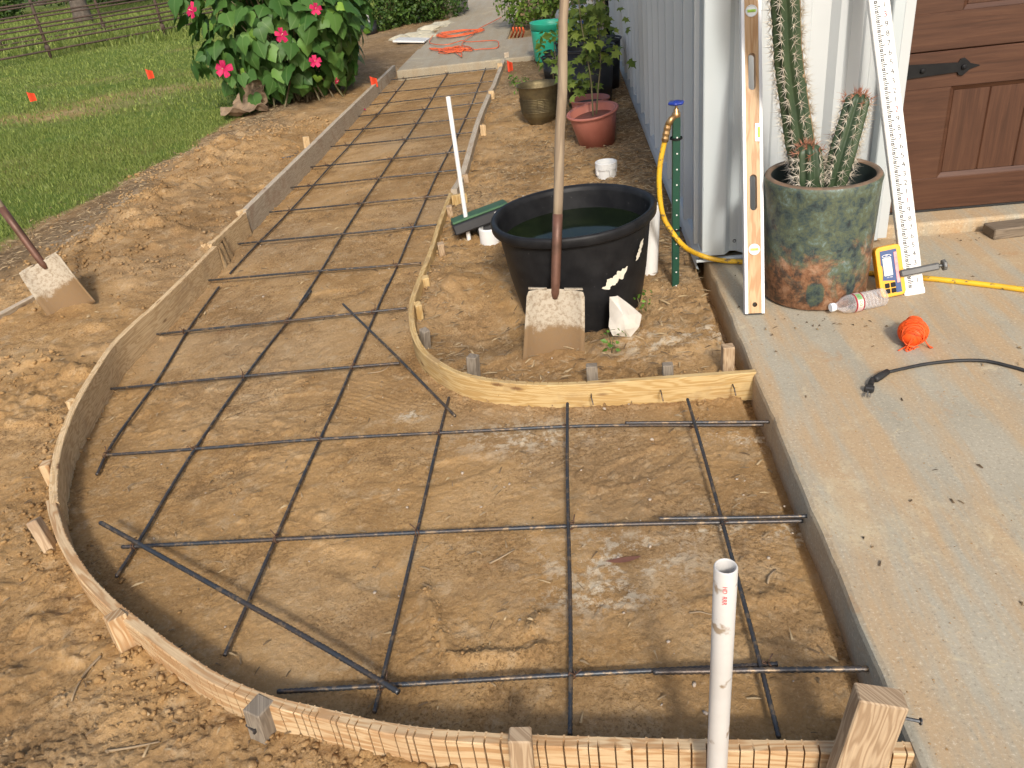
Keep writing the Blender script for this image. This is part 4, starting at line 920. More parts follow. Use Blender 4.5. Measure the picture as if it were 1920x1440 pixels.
# ------------------------------------------------------------------ survey rod with tenths of a foot
r0 = G(1706.5, 547, 0.); aa, bb = R(19), R(-7); rd = Vector((math.sin(bb), math.sin(aa)*math.cos(bb), math.cos(aa)*math.cos(bb)))
r0 = G(1711, 549, 0.)
Mr = frame(r0+Vector((0, 0, .012)), rd, (1, 0, .0)); ROD = root('grade_rod', 'white survey grade rod with black ticks and red foot numbers leaning on the wall', 'measuring rod', Mr)
RW, RD_, FT = .066, .026, .3048; RL = 1.16
ol = [(-RW/2, 0), (RW/2, 0), (RW/2, RL), (-RW/2, RL)]
mb = MB(); mb.box((0, 0, RL/2), (RW, RD_, RL), b=.003); mb.build('rod_body', M_RODW, ROD)
mb = MB(); mb.box((0, 0, .006-.012), (RW+.004, RD_+.004, .024), b=.003); mb.build('foot_plate', M_RODW, ROD)
mb = MB(); yt = -RD_/2-.0006
def tick(xa, xb, z, hh): mb.add([(xa, yt, z-hh), (xb, yt, z-hh), (xb, yt, z+hh), (xa, yt, z+hh)], [[0, 1, 2, 3]])
for k in range(4, int(RL/FT*100)-2):
    z = k*.01*FT; tn = k % 10
    if tn == 0: tick(-.019, .000, z, .0017)
    elif tn == 5: tick(-.018, -.015, z, .0013); tick(-.0125, -.0095, z, .0013)
    elif tn % 2 == 0: tick(-.019, -.007, z, .0015)
mb.build('tick_marks', M_INK, ROD)
for k in range(1, int(RL/FT*10)):
    foot = k % 10 == 0; me = text(str(k//10 if foot else k % 10), .026 if foot else .024, 'numeral', M_REDINK if foot else M_INK)
    link('numeral', me, ROD, Matrix.Translation((.013, -RD_/2-.0006, k*.1*FT+.003)) @ XY2)
# laser receiver with its clamp across the rod
c0 = G(1672, 553, .004); tU = PY(1660, 462, c0.y+.055)
Mq = frame(c0, tU-c0, (1, .05, .10)); HQ = (tU-c0).length; RC = root('laser_receiver', 'yellow and navy laser receiver leaning against the survey rod', 'laser receiver', Mq)
WQ = .080
def plate(ols, dep, y, nm, mt, par, bev=0.): return link(nm, flat(ols, dep, nm, mt, bev), par, Matrix.Translation((0, y, 0)) @ XY2)
plate([rrect(0, HQ/2, WQ, HQ, .014)], .032, 0, 'body', M_YEL, RC, .003)
fc = plate([[(-.028, HQ*.93), (.026, HQ*.93), (.029, HQ*.05), (.010, HQ*.05), (.010, HQ*.30), (-.030, HQ*.34), (-.026, HQ*.46), (-.026, HQ*.62), (-.030, HQ*.66)]], .003, -.0195, 'face_plate', M_NAVY, RC)
plate([rrect(-.009, HQ*.60, .029, HQ*.36, .002)], .002, -.0215, 'display', M_LCD, RC)
plate([rrect(.021, HQ*.56, .010, HQ*.62, .002)], .002, -.0215, 'sensor_window', M_PINKS, RC)
for (x, z) in ((-.018, .20), (.0015, .20), (-.018, .085), (.0015, .085)):
    bt_ = plate([rrect(x, HQ*z+.004, .0155, .0165, .003)], .003, -.0205, 'button', M_BLKI, RC)
plate([rrect(-.0085, HQ*.143+.004, .043, .046, .004)], .002, -.0190, 'button_surround', M_YEL, RC)
em = [[(.016*math.cos(t)-.008, HQ*.82+.005*math.sin(t)) for t in np.linspace(0, 2*math.pi, 24, endpoint=False)], [(.0142*math.cos(t)-.008, HQ*.82+.0036*math.sin(t)) for t in np.linspace(0, 2*math.pi, 24, endpoint=False)]]
plate(em, .001, -.0214, 'emblem', M_WHITE, RC); link('emblem', text('SP', .008, 'emblem', M_WHITE), RC, Matrix.Translation((-.008, -.0214, HQ*.82)) @ XY2)
link('model_text', text('HR 320', .0062, 'model_text', M_WHITE), RC, Matrix.Translation((-.006, -.0214, HQ*.385)) @ XY2)
Mqi = RM[RC.name].inverted(); j0 = Mqi @ PY(1685, 512, c0.y+.012); j1 = Mqi @ PY(1758, 499, c0.y+.012)
mb = MB(); dd = (j1-j0); mb.box((0, 0, 0), (dd.length, .018, .024), b=.006); 
o = mb.build('clamp_arm', M_GREYC, RC); o.matrix_local = frame((j0+j1)/2+Vector((0, -.012, 0)), Vector((0, 0, 1)), dd)
mb = MB(); mb.tube([(dd.length/2-.004, 0, 0), (dd.length/2+.014, 0, 0)], .005, 10); mb.lathe([(0, 0), (.017, 0), (.019, .003), (.019, .009), (.016, .012), (0, .012)], 24, (dd.length/2+.010, 0, 0), Matrix.Rotation(R(90), 3, 'Y'), wob=lambda a, z: 1+.06*math.sin(8*a)); mb.build('clamp_knob', M_GREYC, o)
# ------------------------------------------------------------------ cactus in glazed pot
DRIP = [((-.045, -.175, .07), (9., 5., 6.5)), ((.075, -.16, .09), (14., 6., 6.))]
def patina():
    m, t, b = new('patina_glaze'); co = coords(t, 'Object'); b.inputs['Roughness'].default_value = .55
    sz = N(t, 'SeparateXYZ'); t.links.new(co, sz.inputs[0])
    n = noi(t, co, 7, 8, .72, .5); n2 = noi(t, co, 19, 9, .78, .2)
    gr = ramp(t, n2, [(.38, (.016, .022, .025)), (.46, (.045, .070, .066)), (.53, (.085, .098, .052)), (.60, (.10, .145, .125)), (.70, (.26, .30, .27))])
    og = ramp(t, n2, [(.40, (.06, .035, .022)), (.5, (.20, .090, .042)), (.62, (.34, .20, .12))])
    ad = N(t, 'Math', operation='MULTIPLY_ADD'); ad.inputs[1].default_value = 1.15; ad.inputs[2].default_value = -.02; t.links.new(sz.outputs[2], ad.inputs[0])
    s2 = N(t, 'Math', operation='ADD'); t.links.new(ad.outputs[0], s2.inputs[0]); t.links.new(n, s2.inputs[1])
    col = mixc(t, ramp(t, s2.outputs[0], [(.60, 0.), (.72, 1.)]), og, gr)
    
    for (dx_, dy_, dz_), sc_ in DRIP:
        sb_ = N(t, 'VectorMath', operation='SUBTRACT'); sb_.inputs[1].default_value = (dx_, dy_, dz_); t.links.new(co, sb_.inputs[0])
        ms_ = N(t, 'VectorMath', operation='MULTIPLY'); ms_.inputs[1].default_value = sc_; t.links.new(sb_.outputs[0], ms_.inputs[0])
        ln_ = N(t, 'VectorMath', operation='LENGTH'); t.links.new(ms_.outputs[0], ln_.inputs[0])
        s3 = N(t, 'Math', operation='MULTIPLY_ADD'); s3.inputs[1].default_value = .5; t.links.new(n, s3.inputs[0]); t.links.new(ln_.outputs['Value'], s3.inputs[2])
        col = mixc(t, ramp(t, s3.outputs[0], [(.98/2, 1.), (1.1/2, 0.)]), col, gr)
    t.links.new(col, b.inputs['Base Color']); bump(t, b, n2, .35, .004); return m
rb = .176; pf = G(1538, 587, 0.); pc = Vector((pf.x+.022, pf.y+rb, 0)); PH = .435; RO = .190
pot = root('glazed_pot', 'tall rust and green glazed pot holding the cactus', 'pot', pc); MP = patina()
mb = MB(); mb.lathe([(0, .004), (rb-.012, .002), (rb, .012), (rb+.004, .15), (RO-.003, PH-.03), (RO, PH-.008), (RO-.004, PH)], 64); mb.build('pot_wall', MP, pot, smooth=True)
M_RIMP = pm('pot_rim', (.20, .12, .07), (.09, .07, .05), 16, .6, bs=.2)
mb = MB(); mb.lathe([(RO-.004, PH), (RO-.008, PH+.005), (RO-.019, PH+.005), (RO-.024, PH-.002)], 64); mb.build('rim', M_RIMP, pot, smooth=True)
M_POTIN = pm('pot_inside', (.018, .030, .032), (.03, .045, .035), 10, .7)
mb = MB(); mb.lathe([(RO-.024, PH-.002), (RO-.028, PH-.12), (RO-.03, PH-.13)], 48); mb.build('inner_wall', M_POTIN, pot, smooth=True)
M_POTSOIL = pm('potting_soil', (.035, .028, .02), (.06, .045, .03), 30, .95, bs=.8, bscale=60)
mb = MB(); mb.lathe([(RO-.028, PH-.115), (.1, PH-.105), (0, PH-.10)], 40); mb.build('potting_soil', M_POTSOIL, pot)
M_CACT = pm('cactus_skin', (.024, .046, .022), (.042, .066, .026), 5, .5, bs=.1, bscale=20, speck=(8, .66, (.16, .17, .05)))
M_CORK = pm('cactus_cork', (.34, .25, .15), (.22, .15, .09), 14, .85, bs=.4)
M_SPINE = pm('cactus_spine', (.58, .53, .43), (.42, .36, .28), 20, .6)
M_SPINER = pm('cactus_young_spine', (.26, .085, .045), (.34, .16, .09), 20, .6)
def cactus(label, pts, radii, ribs, seed, top=True, cork=False, name='cactus_column'):
    rnd = random.Random(seed); sp = smooth_path(pts, .01); n = len(sp); M0 = Matrix.Translation(pts[0])
    rt = root(name, label, 'cactus', M0, 'cactus columns in the glazed pot'); K = ribs*8
    S = np.linspace(0, 1, n); rr = np.interp(S, np.linspace(0, 1, len(radii)), radii); V = []; mb = MB(); UV = []
    fr = []
    for i, p in enumerate(sp):
        t = (sp[min(i+1, n-1)]-sp[max(i-1, 0)]).normalized(); x = Vector((1, 0, 0)); x = (x-t*x.dot(t)).normalized(); y = t.cross(x); fr.append((p, t, x, y))
    rings = []
    def ring(p, x, y, r, tw):
        for j in range(K):
            a = 2*math.pi*j/K; c = .5+.5*math.cos(ribs*(a)); q = r*(.76+.24*c**.75); V.append(p+(x*math.cos(a+tw)+y*math.sin(a+tw))*q)
    for i, (p, t, x, y) in enumerate(fr): ring(p, x, y, rr[i]*(1+.035*mnoise.noise((i*.35, seed, 0))), .1*i/n+seed)
    m = n
    if top:
        p, t, x, y = fr[-1]
        for q in (.25, .5, .75, .93): ring(p+t*rr[-1]*.62*q, x, y, rr[-1]*math.sqrt(1-q*q)*1.0, .1+seed); m += 1
    Fc = [[i*K+j, i*K+(j+1) % K, (i+1)*K+(j+1) % K, (i+1)*K+j] for i in range(m-1) for j in range(K)]
    Fc.append([(m-1)*K+j for j in range(K)])
    if cork:
        mi = []
        for f in Fc:
            j = f[0] % K; a = 2*math.pi*j/K+seed+.05; a = (a+math.pi) % (2*math.pi)-math.pi; h = f[0]//K
            mi.append(1 if abs(a-cork+.12*mnoise.noise((h*.3, 4, 1))) < .34 else 0)
        for f, q in zip([Fc], [mi]):
            b0 = len(mb.v); mb.add(V, Fc); mb.m = mi
        mb.build('stem', [M_CACT, M_CORK], rt, smooth=True, world=True)
    else: mb.add(V, Fc); mb.build('stem', M_CACT, rt, smooth=True, world=True)
    sm = MB(); sr = MB()
    def areole(p, out, t, big, young):
        side = t.cross(out)
        for k in range(8 if not young else 7):
            a = 2*math.pi*k/8+rnd.uniform(-.3, .3); d = (out*rnd.uniform(.45, .9)+(t*math.sin(a)+side*math.cos(a))*.85).normalized()
            L = rnd.uniform(.018, .034)*big
            if k == 0: d = (out+t*.1).normalized(); L *= 1.35
            w_ = d.cross(Vector((.3, .5, .8))).normalized()*.0013; w2 = d.cross(w_).normalized()*.0013
            (sr if young else sm).add([p+w_, p-w_*.5+w2*.87, p-w_*.5-w2*.87, p+d*L], [[0, 1, 3], [1, 2, 3], [2, 0, 3]])
    L = 0.; nxt = .01
    for i in range(1, n):
        L += (sp[i]-sp[i-1]).length
        if L < nxt: continue
        nxt += .026
        p, t, x, y = fr[i]; tw = .1*i/n+seed
        for k in range(ribs):
            a = 2*math.pi*k/ribs+tw; out = x*math.cos(a)+y*math.sin(a)
            areole(p+out*rr[i]+t*rnd.uniform(-.006, .006)+t*(.013*(k % 2)), out, t, 1., top and i > n-2)
    if top:
        p, t, x, y = fr[-1]
        for k in range(ribs*2):
            a = rnd.random()*6.28; q = rnd.uniform(.1, .8); out = (x*math.cos(a)+y*math.sin(a))*q+t*(1-q*.6); areole(p+(x*math.cos(a)+y*math.sin(a))*rr[-1]*q*.9+t*rr[-1]*.62*math.sqrt(1-q*q), out.normalized(), t, .75, True)
        sr.build('young_spines', M_SPINER, rt, world=True)['kind'] = 'stuff'
    sm.build('spines', M_SPINE, rt, world=True)['kind'] = 'stuff'
    return rt
yc = pc.y
cactus('tallest ribbed cactus column with a corky brown edge', [PY(1513, 345, yc+.03), PY(1503, 290, yc+.03), PY(1490, 200, yc+.03), PY(1478, 110, yc+.02), PY(1472, 0, yc), PY(1462, -110, yc-.02), PY(1455, -230, yc-.02)], [.044, .050, .048, .046, .046, .046, .044], 8, .20, cork=-.35)
cactus('leaning green cactus column beside the survey rod', [PY(1563, 350, yc-.03), PY(1576, 300, yc-.03), PY(1593, 240, yc-.02), PY(1607, 190, yc-.01)], [.040, .045, .044, .040], 8, 1.57)
cactus('small rear cactus shoot hugging the leaning column', [PY(1568, 330, yc+.05), PY(1572, 290, yc+.05), PY(1577, 262, yc+.05)], [.03, .034, .03], 6, 2.2)
cactus('shortest stubby cactus column with a red spiny crown', [PY(1519, 365, yc-.06), PY(1517, 325, yc-.06), PY(1515, 285, yc-.055)], [.042, .047, .042], 8, 2.9)

# ------------------------------------------------------------------ bottle, twine, cord, scrap
ca, cb = G(1557, 577, .030), G(1658, 556, .030); ax = cb-ca; Mb = frame(ca, ax, (0, 0, 1)); BLn = ax.length; q = BLn/.205
BO = root('water_bottle', 'empty clear plastic water bottle lying beside the pot', 'bottle', Mb)
def pet():
    m, t, b = new('clear_plastic'); b.inputs['Roughness'].default_value = .08; b.inputs['IOR'].default_value = 1.45; b.inputs['Base Color'].default_value = (.93, .92, .92, 1)
    tr = N(t, 'BsdfTransparent'); tr.inputs[0].default_value = (.90, .89, .90, 1); mx = t.nodes.new('ShaderNodeMixShader'); lw_ = N(t, 'LayerWeight', Blend=.35)
    t.links.new(ramp(t, lw_.outputs['Facing'], [(0., .10), (1., .65)]), mx.inputs[0]); t.links.new(tr.outputs[0], mx.inputs[1]); t.links.new(b.outputs[0], mx.inputs[2]); t.links.new(mx.outputs[0], t.nodes['Material Output'].inputs[0])
    bump(t, b, noi(t, coords(t, 'Object'), 45, 3), .25, .003); return m
pr = [(.0115, .016), (.012, .024), (.0155, .032), (.025, .046), (.0305, .062), (.032, .078), (.0315, .082), (.0315, .108), (.032, .112)]
for k in range(6): pr += [(.0315, .116+k*.0135), (.0285, .121+k*.0135), (.0285, .124+k*.0135), (.0315, .129+k*.0135)]
pr += [(.030, .200), (.024, .204), (.012, .200), (0, .198)]
mb = MB(); mb.lathe([(r, z*q) for r, z in pr], 32, wob=lambda a, z: 1+.02*mnoise.noise((math.cos(a)*2, math.sin(a)*2, z*30))); mb.build('bottle_wall', pet(), BO, smooth=True)
mb = MB(); mb.lathe([(0, 0), (.013, 0), (.0145, .002), (.0145, .014*q), (.0135, .016*q), (0, .016*q)], 36, wob=lambda a, z: 1+.02*math.sin(18*a)); mb.build('cap', M_CAPP, BO)
def band(z0, z1, a0, a1, mt, nm, r=.0325, par=None):
    m2 = MB(); n = 20; V = [(r*math.cos(a), r*math.sin(a), z*q) for z in (z0, z1) for a in np.linspace(a0, a1, n+1)]; m2.add(V, [[i, i+1, n+2+i, n+1+i] for i in range(n)]); return m2.build(nm, mt, par or BO, smooth=True)
# the label wraps the shoulder side that faces up and toward the camera
lab = band(.079, .111, -math.pi*.75, math.pi*.95, M_LABP, 'label')
band(.079, .085, -math.pi*.75, math.pi*.95, M_LABR, 'label_stripe', .0327, lab); band(.106, .111, -math.pi*.75, math.pi*.95, M_LABR, 'label_stripe', .0327, lab)
camb = RM[BO.name].to_3x3().inverted() @ (Vector((0, 0, CAM_H))-ca); ac = math.atan2(camb.y, camb.x)
band(.086, .105, ac-.15, ac+.55, M_LABC, 'label_crest', .0328, lab); band(.086, .105, ac-1.0, ac-.2, M_LABG, 'label_picture', .0328, lab)
me = text('CG', .013, 'label_letter', M_INK)
nn = Vector((math.cos(ac+.2), math.sin(ac+.2), 0)); zz = Vector((0, 0, 1)); MM = Matrix((zz.cross(nn)*-1, zz*1, nn)).transposed().to_4x4()
xx_ = nn.cross(zz)*-1; MM = Matrix((xx_, nn.cross(xx_), nn)).transposed().to_4x4(); MM.translation = nn*.0331+Vector((0, 0, .0955*q)); link('label_letter', me, lab, MM)

tc_ = G(1712, 622, .036); TW = root('twine_bundle', 'bright orange twine wound into a bundle on the slab', 'twine', Vector((tc_.x, tc_.y, 0)))
axis = (G(1712, 600, .04)-G(1708, 640, .04)).normalized(); rnd = random.Random(5)
pe = axis.cross(Vector((0, 0, 1))).normalized(); up = Vector((0, 0, 1))
mb = MB()
prof = lambda s: .022+.020*math.exp(-((s+.008)/.036)**2)
V = []
mb.lathe([(0, -.052)]+[(prof(s)*.92, s) for s in np.linspace(-.052, .058, 16)]+[(0, .058)], 24, (0, 0, .040), Matrix((pe, up, axis)).transposed()); mb.build('wound_core', M_ORANGE, TW, smooth=True)
mb = MB()
for k in range(70):
    s0 = rnd.uniform(-.050, .056); sl_ = rnd.uniform(-.018, .018); ph = rnd.random()*6.28; pts = []
    for i in range(27):
        a = 2*math.pi*i/26; s = s0+sl_*math.sin(a+ph); r_ = prof(s)*(1+.03*math.sin(3*a+k))+.001; z = .040+up.z*r_*math.sin(a)*.95
        pts.append(axis*s+pe*r_*math.cos(a)+Vector((0, 0, max(z, .0015))))
    mb.tube(pts, .0013, 4, cap=False)
mb.build('wound_strands', M_ORANGE, TW, smooth=True)
mb = MB()
for k in range(9):
    a0 = -axis*.045+pe*rnd.uniform(-.02, .02)+Vector((0, 0, rnd.uniform(.01, .055))); e0 = -axis*rnd.uniform(.05, .075)+pe*rnd.uniform(-.035, .02)+Vector((0, 0, .003))
    e1 = -axis*.035+pe*rnd.uniform(-.03, .03)+Vector((0, 0, .004)); mb.tube(smooth_path([a0, e0, e1], .006), .0013, 4)
mb.tube(smooth_path([pe*.03-axis*.02+Vector((0, 0, .03)), pe*.045-axis*.03+Vector((0, 0, .012)), pe*.055-axis*.035+Vector((0, 0, .004)), pe*.047-axis*.02+Vector((0, 0, .004)), pe*.06-axis*.038+Vector((0, 0, .006))], .004), .002, 5)
mb.build('loose_strands', M_ORANGE, TW, smooth=True)

pp = G(1632, 718, .012); CD = root('power_cord', 'black power cord with a three prong plug lying on the slab', 'power cord', Vector((pp.x, pp.y, 0)))
cpts = [G(1660, 699, .008), G(1690, 692, .007), G(1740, 682, .006), G(1800, 676, .006), G(1850, 677, .006), G(1890, 686, .006), G(1930, 697, .006), G(2050, 735, .006), G(2300, 790, .006)]
mb = MB(); mb.tube(smooth_path(cpts, .02), .0052, 10); mb.build('cord', M_RUBB, CD, smooth=True, world=True)
mb = MB(); a, b = G(1640, 712, .010), G(1664, 697, .010); mb.tube([a, a.lerp(b, .1), a.lerp(b, .5), b], [.008, .011, .011, .009], 14); mb.build('cord_sleeve', M_RUBB, CD, smooth=True, world=True)
a, b = G(1636, 710, .011), G(1627, 738, .011); mb = MB(); dv = (b-a).normalized(); sdv = dv.cross(up)
mb.tube([a, a.lerp(b, .25), a.lerp(b, .4)], [.006, .0085, .008], 12); Mm = Matrix((sdv, dv, up)).transposed(); mb.box(a.lerp(b, .68), (.026, .022, .019), Mm, b=.004); pl_ = mb.build('plug', M_RUBB, CD, world=True)
for s, r_ in ((-.007, 0), (.007, 0), (0, 1)):
    mb = MB(); c = b+sdv*s+dv*.004+up*(.004 if r_ else -.002); mb.box(c, (.0018 if not r_ else .004, .017, .006), Mm, b=.0006); mb.build('prong', M_WIRE, pl_, world=True)
a, b = G(1858, 447, .0), G(1935, 440, .0); mb = MB(); mb.box((0, 0, .021), (.26, .085, .042), b=.004); o = mb.build('wood_scrap', M_SCRAPW); o.matrix_world = Matrix.Translation(G(1858, 449, 0)+Vector((.13, .045, 0))) @ Matrix.Rotation(R(6), 4, 'Z'); tag(o, 'dark weathered wood offcut by the garage door sill', 'wood scrap')

# ------------------------------------------------------------------ pots and buckets along the wall
def vessel(name, label, cat, c, prof, mat, n=40, tilt=(0, 0), soil=None, rim=None, group=None, wobf=None):
    rt = root(name, label, cat, Matrix.Translation(c) @ Matrix.Rotation(R(tilt[0]), 4, 'X') @ Matrix.Rotation(R(tilt[1]), 4, 'Y'), group)
    mb = MB(); mb.lathe(prof, n, wob=wobf); mb.build('wall', mat, rt, smooth=True)
    if rim: mb = MB(); mb.lathe(rim, n, wob=wobf); mb.build('rim', mat, rt, smooth=True)
    if soil: mb = MB(); mb.lathe([(soil[0], soil[1]), (soil[0]*.5, soil[1]+.01), (0, soil[1]+.012)], 24); mb.build('soil', M_POTSOIL if len(soil) < 3 else soil[2], rt)
    return rt
def rimr(r, z, t=.008): return [(r-.003, z-t*2), (r+t, z-t*1.6), (r+t*1.2, z-t*.5), (r+t*.6, z), (r-.002, z-.002), (r-.004, z-t*2)]
c = G(1122, 278, -.05)+Vector((0, .10, 0)); r1, r2, h = .112, .155, .225
tpot = vessel('terracotta_pot', 'tilted reddish plastic pot with a thin sapling', 'pot', c, [(0, .0), (r1, 0), (r2-.006, h*.86), (r2-.004, h*.99), (r2-.012, h*.98), (r1, .05)], M_TERRA, tilt=(5, -6), soil=(r2-.02, h*.78, pm('red_brown_soil', (.20, .06, .04), (.12, .045, .03), 30, .9)), rim=rimr(r2, h, .010))
vessel('terracotta_pot', 'second reddish pot just showing behind the tilted one', 'pot', G(1112, 262, -.05)+Vector((0, .32, 0)), [(0, 0), (.095, 0), (.13, .2), (.125, .205), (.09, .06)], M_TERRA, soil=(.118, .17), rim=rimr(.13, .205))
c = G(1015, 236, -.05)+Vector((0, .12, 0)); h = .27
bp = vessel('brass_bucket', 'old brass bucket with a square handle motif', 'bucket', c, [(0, 0), (.095, 0), (.095, .018), (.125, .045), (.135, .07), (.147, h-.03), (.158, h-.004), (.162, h), (.156, h), (.142, h-.03), (.13, .08), (0, .08)], M_BRASS, 48)
cam_a = math.atan2(-c.y, -c.x); zz = .15
def onb(a, z): r = .139+.012*(z-.09)/.15; return Vector((r*math.cos(cam_a+a)*1.02, r*math.sin(cam_a+a)*1.02, z))
mb = MB(); mb.tube([onb(-.13, .125), onb(-.13, .185), onb(.20, .185), onb(.20, .115)], .004, 6); mb.build('handle_motif', M_BRASS, bp)
for k in range(9):
    mb = MB(); mb.lathe([(.1405+.0006*k, .09+k*.011), (.143+.0006*k, .093+k*.011), (.1412+.0006*k, .097+k*.011)], 40); mb.build('ring_groove', M_BRASS, bp, smooth=True)
c = G(1036, 118, -.03)+Vector((0, .17, 0)); h = .36
vessel('green_bucket', 'bright green plastic bucket standing at the sidewalk corner', 'bucket', c, [(0, 0), (.170, 0), (.178, .01), (.205, h-.09), (.206, h-.06), (.19, h-.08), (.17, .03), (0, .03)], M_GREENP, 48, tilt=(0, 3), soil=(.185, h-.10, pm('bucket_grit', (.09, .10, .07), (.05, .06, .04), 40, .9)), rim=[(.204, h-.066), (.214, h-.064), (.216, h-.01), (.220, h-.004), (.214, h), (.204, h-.004), (.20, h-.06)])
blk = [((1042, 152), .10, .115, .20, 'small black nursery pot in front of the green bucket'), ((1108, 203), .165, .205, .42, 'large black nursery pot behind the sapling pot'), ((1140, 175), .14, .17, .40, 'tall black nursery pot nearest the metal wall'), ((1075, 135), .13, .155, .26, 'middle black nursery pot between green bucket and wall'), ((1125, 125), .13, .15, .26, 'rear black nursery pot below the blue barrel'), ((1042, 128), .085, .105, .15, 'smallest black nursery pot touching the green bucket')]
for (u, v), ra, rb_, h, lab_ in blk:
    c = G(u, v, -.05)+Vector((0, ra, 0)); c.x = min(c.x, WX-.06-rb_)
    vessel('nursery_pot', lab_, 'pot', c, [(0, 0), (ra, 0), (rb_-.004, h-.02), (rb_-.01, h-.03), (ra-.01, .03)], M_BLACKN, 32, soil=(rb_-.014, h-.05), rim=rimr(rb_, h, .007), group='black nursery pots by the wall')
c = G(1130, 95, -.03)+Vector((0, .25, 0)); c.x = .12
br = vessel('blue_barrel', 'blue plastic barrel with a pale grey top beside the wall', 'barrel', c, [(0, 0), (.20, 0), (.215, .03), (.215, .30)], M_BLUEP, 40)
mb = MB(); mb.lathe([(.215, .30), (.222, .31), (.222, .36), (.20, .40), (.14, .42), (0, .425)], 40); mb.build('grey_top', M_GREYP, br, smooth=True)
c2 = G(1062, 95, -.03)+Vector((0, .2, 0))
br2 = vessel('blue_tub', 'low blue tub with a grey lid behind the green bucket', 'tub', c2, [(0, 0), (.18, 0), (.20, .25)], M_BLUEP, 36); mb = MB(); mb.lathe([(.20, .25), (.208, .255), (.208, .28), (.19, .29), (0, .295)], 36); mb.build('lid', M_GREYP, br2, smooth=True)
mb = MB(); a = G(1137, 110, -.05); a.x = WX-.10; a.y = 8.3; mb.tube([a, a+Vector((0, 0, 1.9))], .016, 8); o = mb.build('dark_post', M_BLKI, origin=a, smooth=True); tag(o, 'thin black upright post close to the metal wall', 'post')
# ------------------------------------------------------------------ loose soil crumbs, pebbles, twigs
def ico():
    bm = bmesh.new(); bmesh.ops.create_icosphere(bm, subdivisions=1, radius=1.); v = np.array([tuple(q.co) for q in bm.verts]); f = np.array([[w.index for w in q.verts] for q in bm.faces]); bm.free(); return v, f
IV, IF = ico()
OV = np.array([(1, 0, 0), (-1, 0, 0), (0, 1, 0), (0, -1, 0), (0, 0, 1.), (0, 0, -.3)]); OF = np.array([[0, 2, 4], [2, 1, 4], [1, 3, 4], [3, 0, 4]])
def scatter(name, label, pts, sizes, mat, flatz=.7, sink=.25, IV=IV, IF=IF, zfix=None):
    n = len(pts); Z0 = hfun(pts[:, 0], pts[:, 1]) if zfix is None else np.full(n, zfix); sc = sizes[:, None, None]*RNG.uniform(.55, 1.15, (n, 1, 3)); sc[:, :, 2] *= flatz
    ang = RNG.uniform(0, 6.28, n); V = IV[None]*(1+RNG.uniform(-.38, .25, (n, len(IV), 1)))*sc
    ca, sa = np.cos(ang)[:, None], np.sin(ang)[:, None]; x = V[..., 0]*ca-V[..., 1]*sa; y = V[..., 0]*sa+V[..., 1]*ca
    V = np.stack([x+pts[:, 0:1], y+pts[:, 1:2], V[..., 2]+(Z0+sizes*(flatz-sink))[:, None]], -1).reshape(-1, 3)
    Fc = (IF[None]+(np.arange(n)*len(IV))[:, None, None]).reshape(-1, 3)
    me = bpy.data.meshes.new(name); me.vertices.add(len(V)); me.vertices.foreach_set('co', V.astype(np.float32).ravel()); me.loops.add(Fc.size); me.loops.foreach_set('vertex_index', Fc.ravel().astype(np.int32))
    me.polygons.add(len(Fc)); me.polygons.foreach_set('loop_start', np.arange(0, Fc.size, 3, dtype=np.int32)); me.polygons.foreach_set('loop_total', np.full(len(Fc), 3, np.int32)); me.materials.append(mat); me.update(calc_edges=True)
    o = link(name, me); tag(o, label, kind='stuff'); return o
def cand(n, x0, x1, y0, y1): return np.stack([RNG.uniform(x0, x1, n), RNG.uniform(y0, y1, n)], 1)
C = cand(300000, -3.3, .49, .35, 7.)
x, y = C[:, 0], C[:, 1]; db = segdist(x, y, SEG); ins = inpoly(x, y); lw_ = lawn(x, y)
edge = np.exp(-(db/.06)**2)*.75; patch = ss(.16, .42, fb(x, y, 2.6, 3, 31.)); patch_o = ss(.02, .34, fb(x, y, 2.3, 3, 131.))
mound = np.exp(-((x+2.45)/.5)**2)*ss(2.9, 4.2, y)
rdg = np.exp(-(segdist(x, y, np.array(RIDGE))/.03)**2)
near_out = np.exp(-((db-.06)/.08)**2)*ss(-.05, .25, fb(x, y, 2.2, 2, 43.))*(y < 2.6)
pc2 = ss(.10, .30, fb(x, y, 3.4, 4, 151.))
prob = np.where(ins, .30*edge+.20*patch*pc2+1.0*rdg, .55*patch_o*pc2+.30*edge+.9*near_out+.75*mound*(.3+pc2))*(1-lw_)*np.exp(-np.maximum(0, y-3)*.18)
keep = RNG.random(len(C)) < prob*.30
C1 = C[keep]; s = np.clip(RNG.lognormal(-5.35, .5, len(C1)), .0022, .014)*np.where(inpoly(C1[:, 0], C1[:, 1]), .62, 1.)*(1+.06*C1[:, 1])
prob2 = np.where(ins, .10+.5*edge+.5*patch+.8*rdg, .12+.5*patch_o+.5*edge+.5*mound)*(1-lw_)*(y < 4.5)
C2 = C[RNG.random(len(C)) < prob2*.42]; s2 = np.clip(RNG.lognormal(-6.2, .4, len(C2)), .0012, .0045)
scatter('fine_crumbs', 'fine grains of loose sandy soil', C2, s2, M_SOIL, .8, .35, OV, OF)
C = C1
M_CLOD = pm('soil_crumb', (.35, .22, .105), (.19, .11, .05), 9, .95, coord='World', bs=.5, bscale=120)
scatter('soil_crumbs', 'brown crumbs of loose sandy soil', C, s, M_SOIL)
C = cand(9000, -2.2, .49, .6, 5.); x, y = C[:, 0], C[:, 1]; q = G(1250, 900, -.1)
pr_ = inpoly(x, y)*(.03+.35*np.exp(-(((x-q.x)/.45)**2+((y-q.y)/.5)**2)))+(~inpoly(x, y))*.05*(x > -.9)
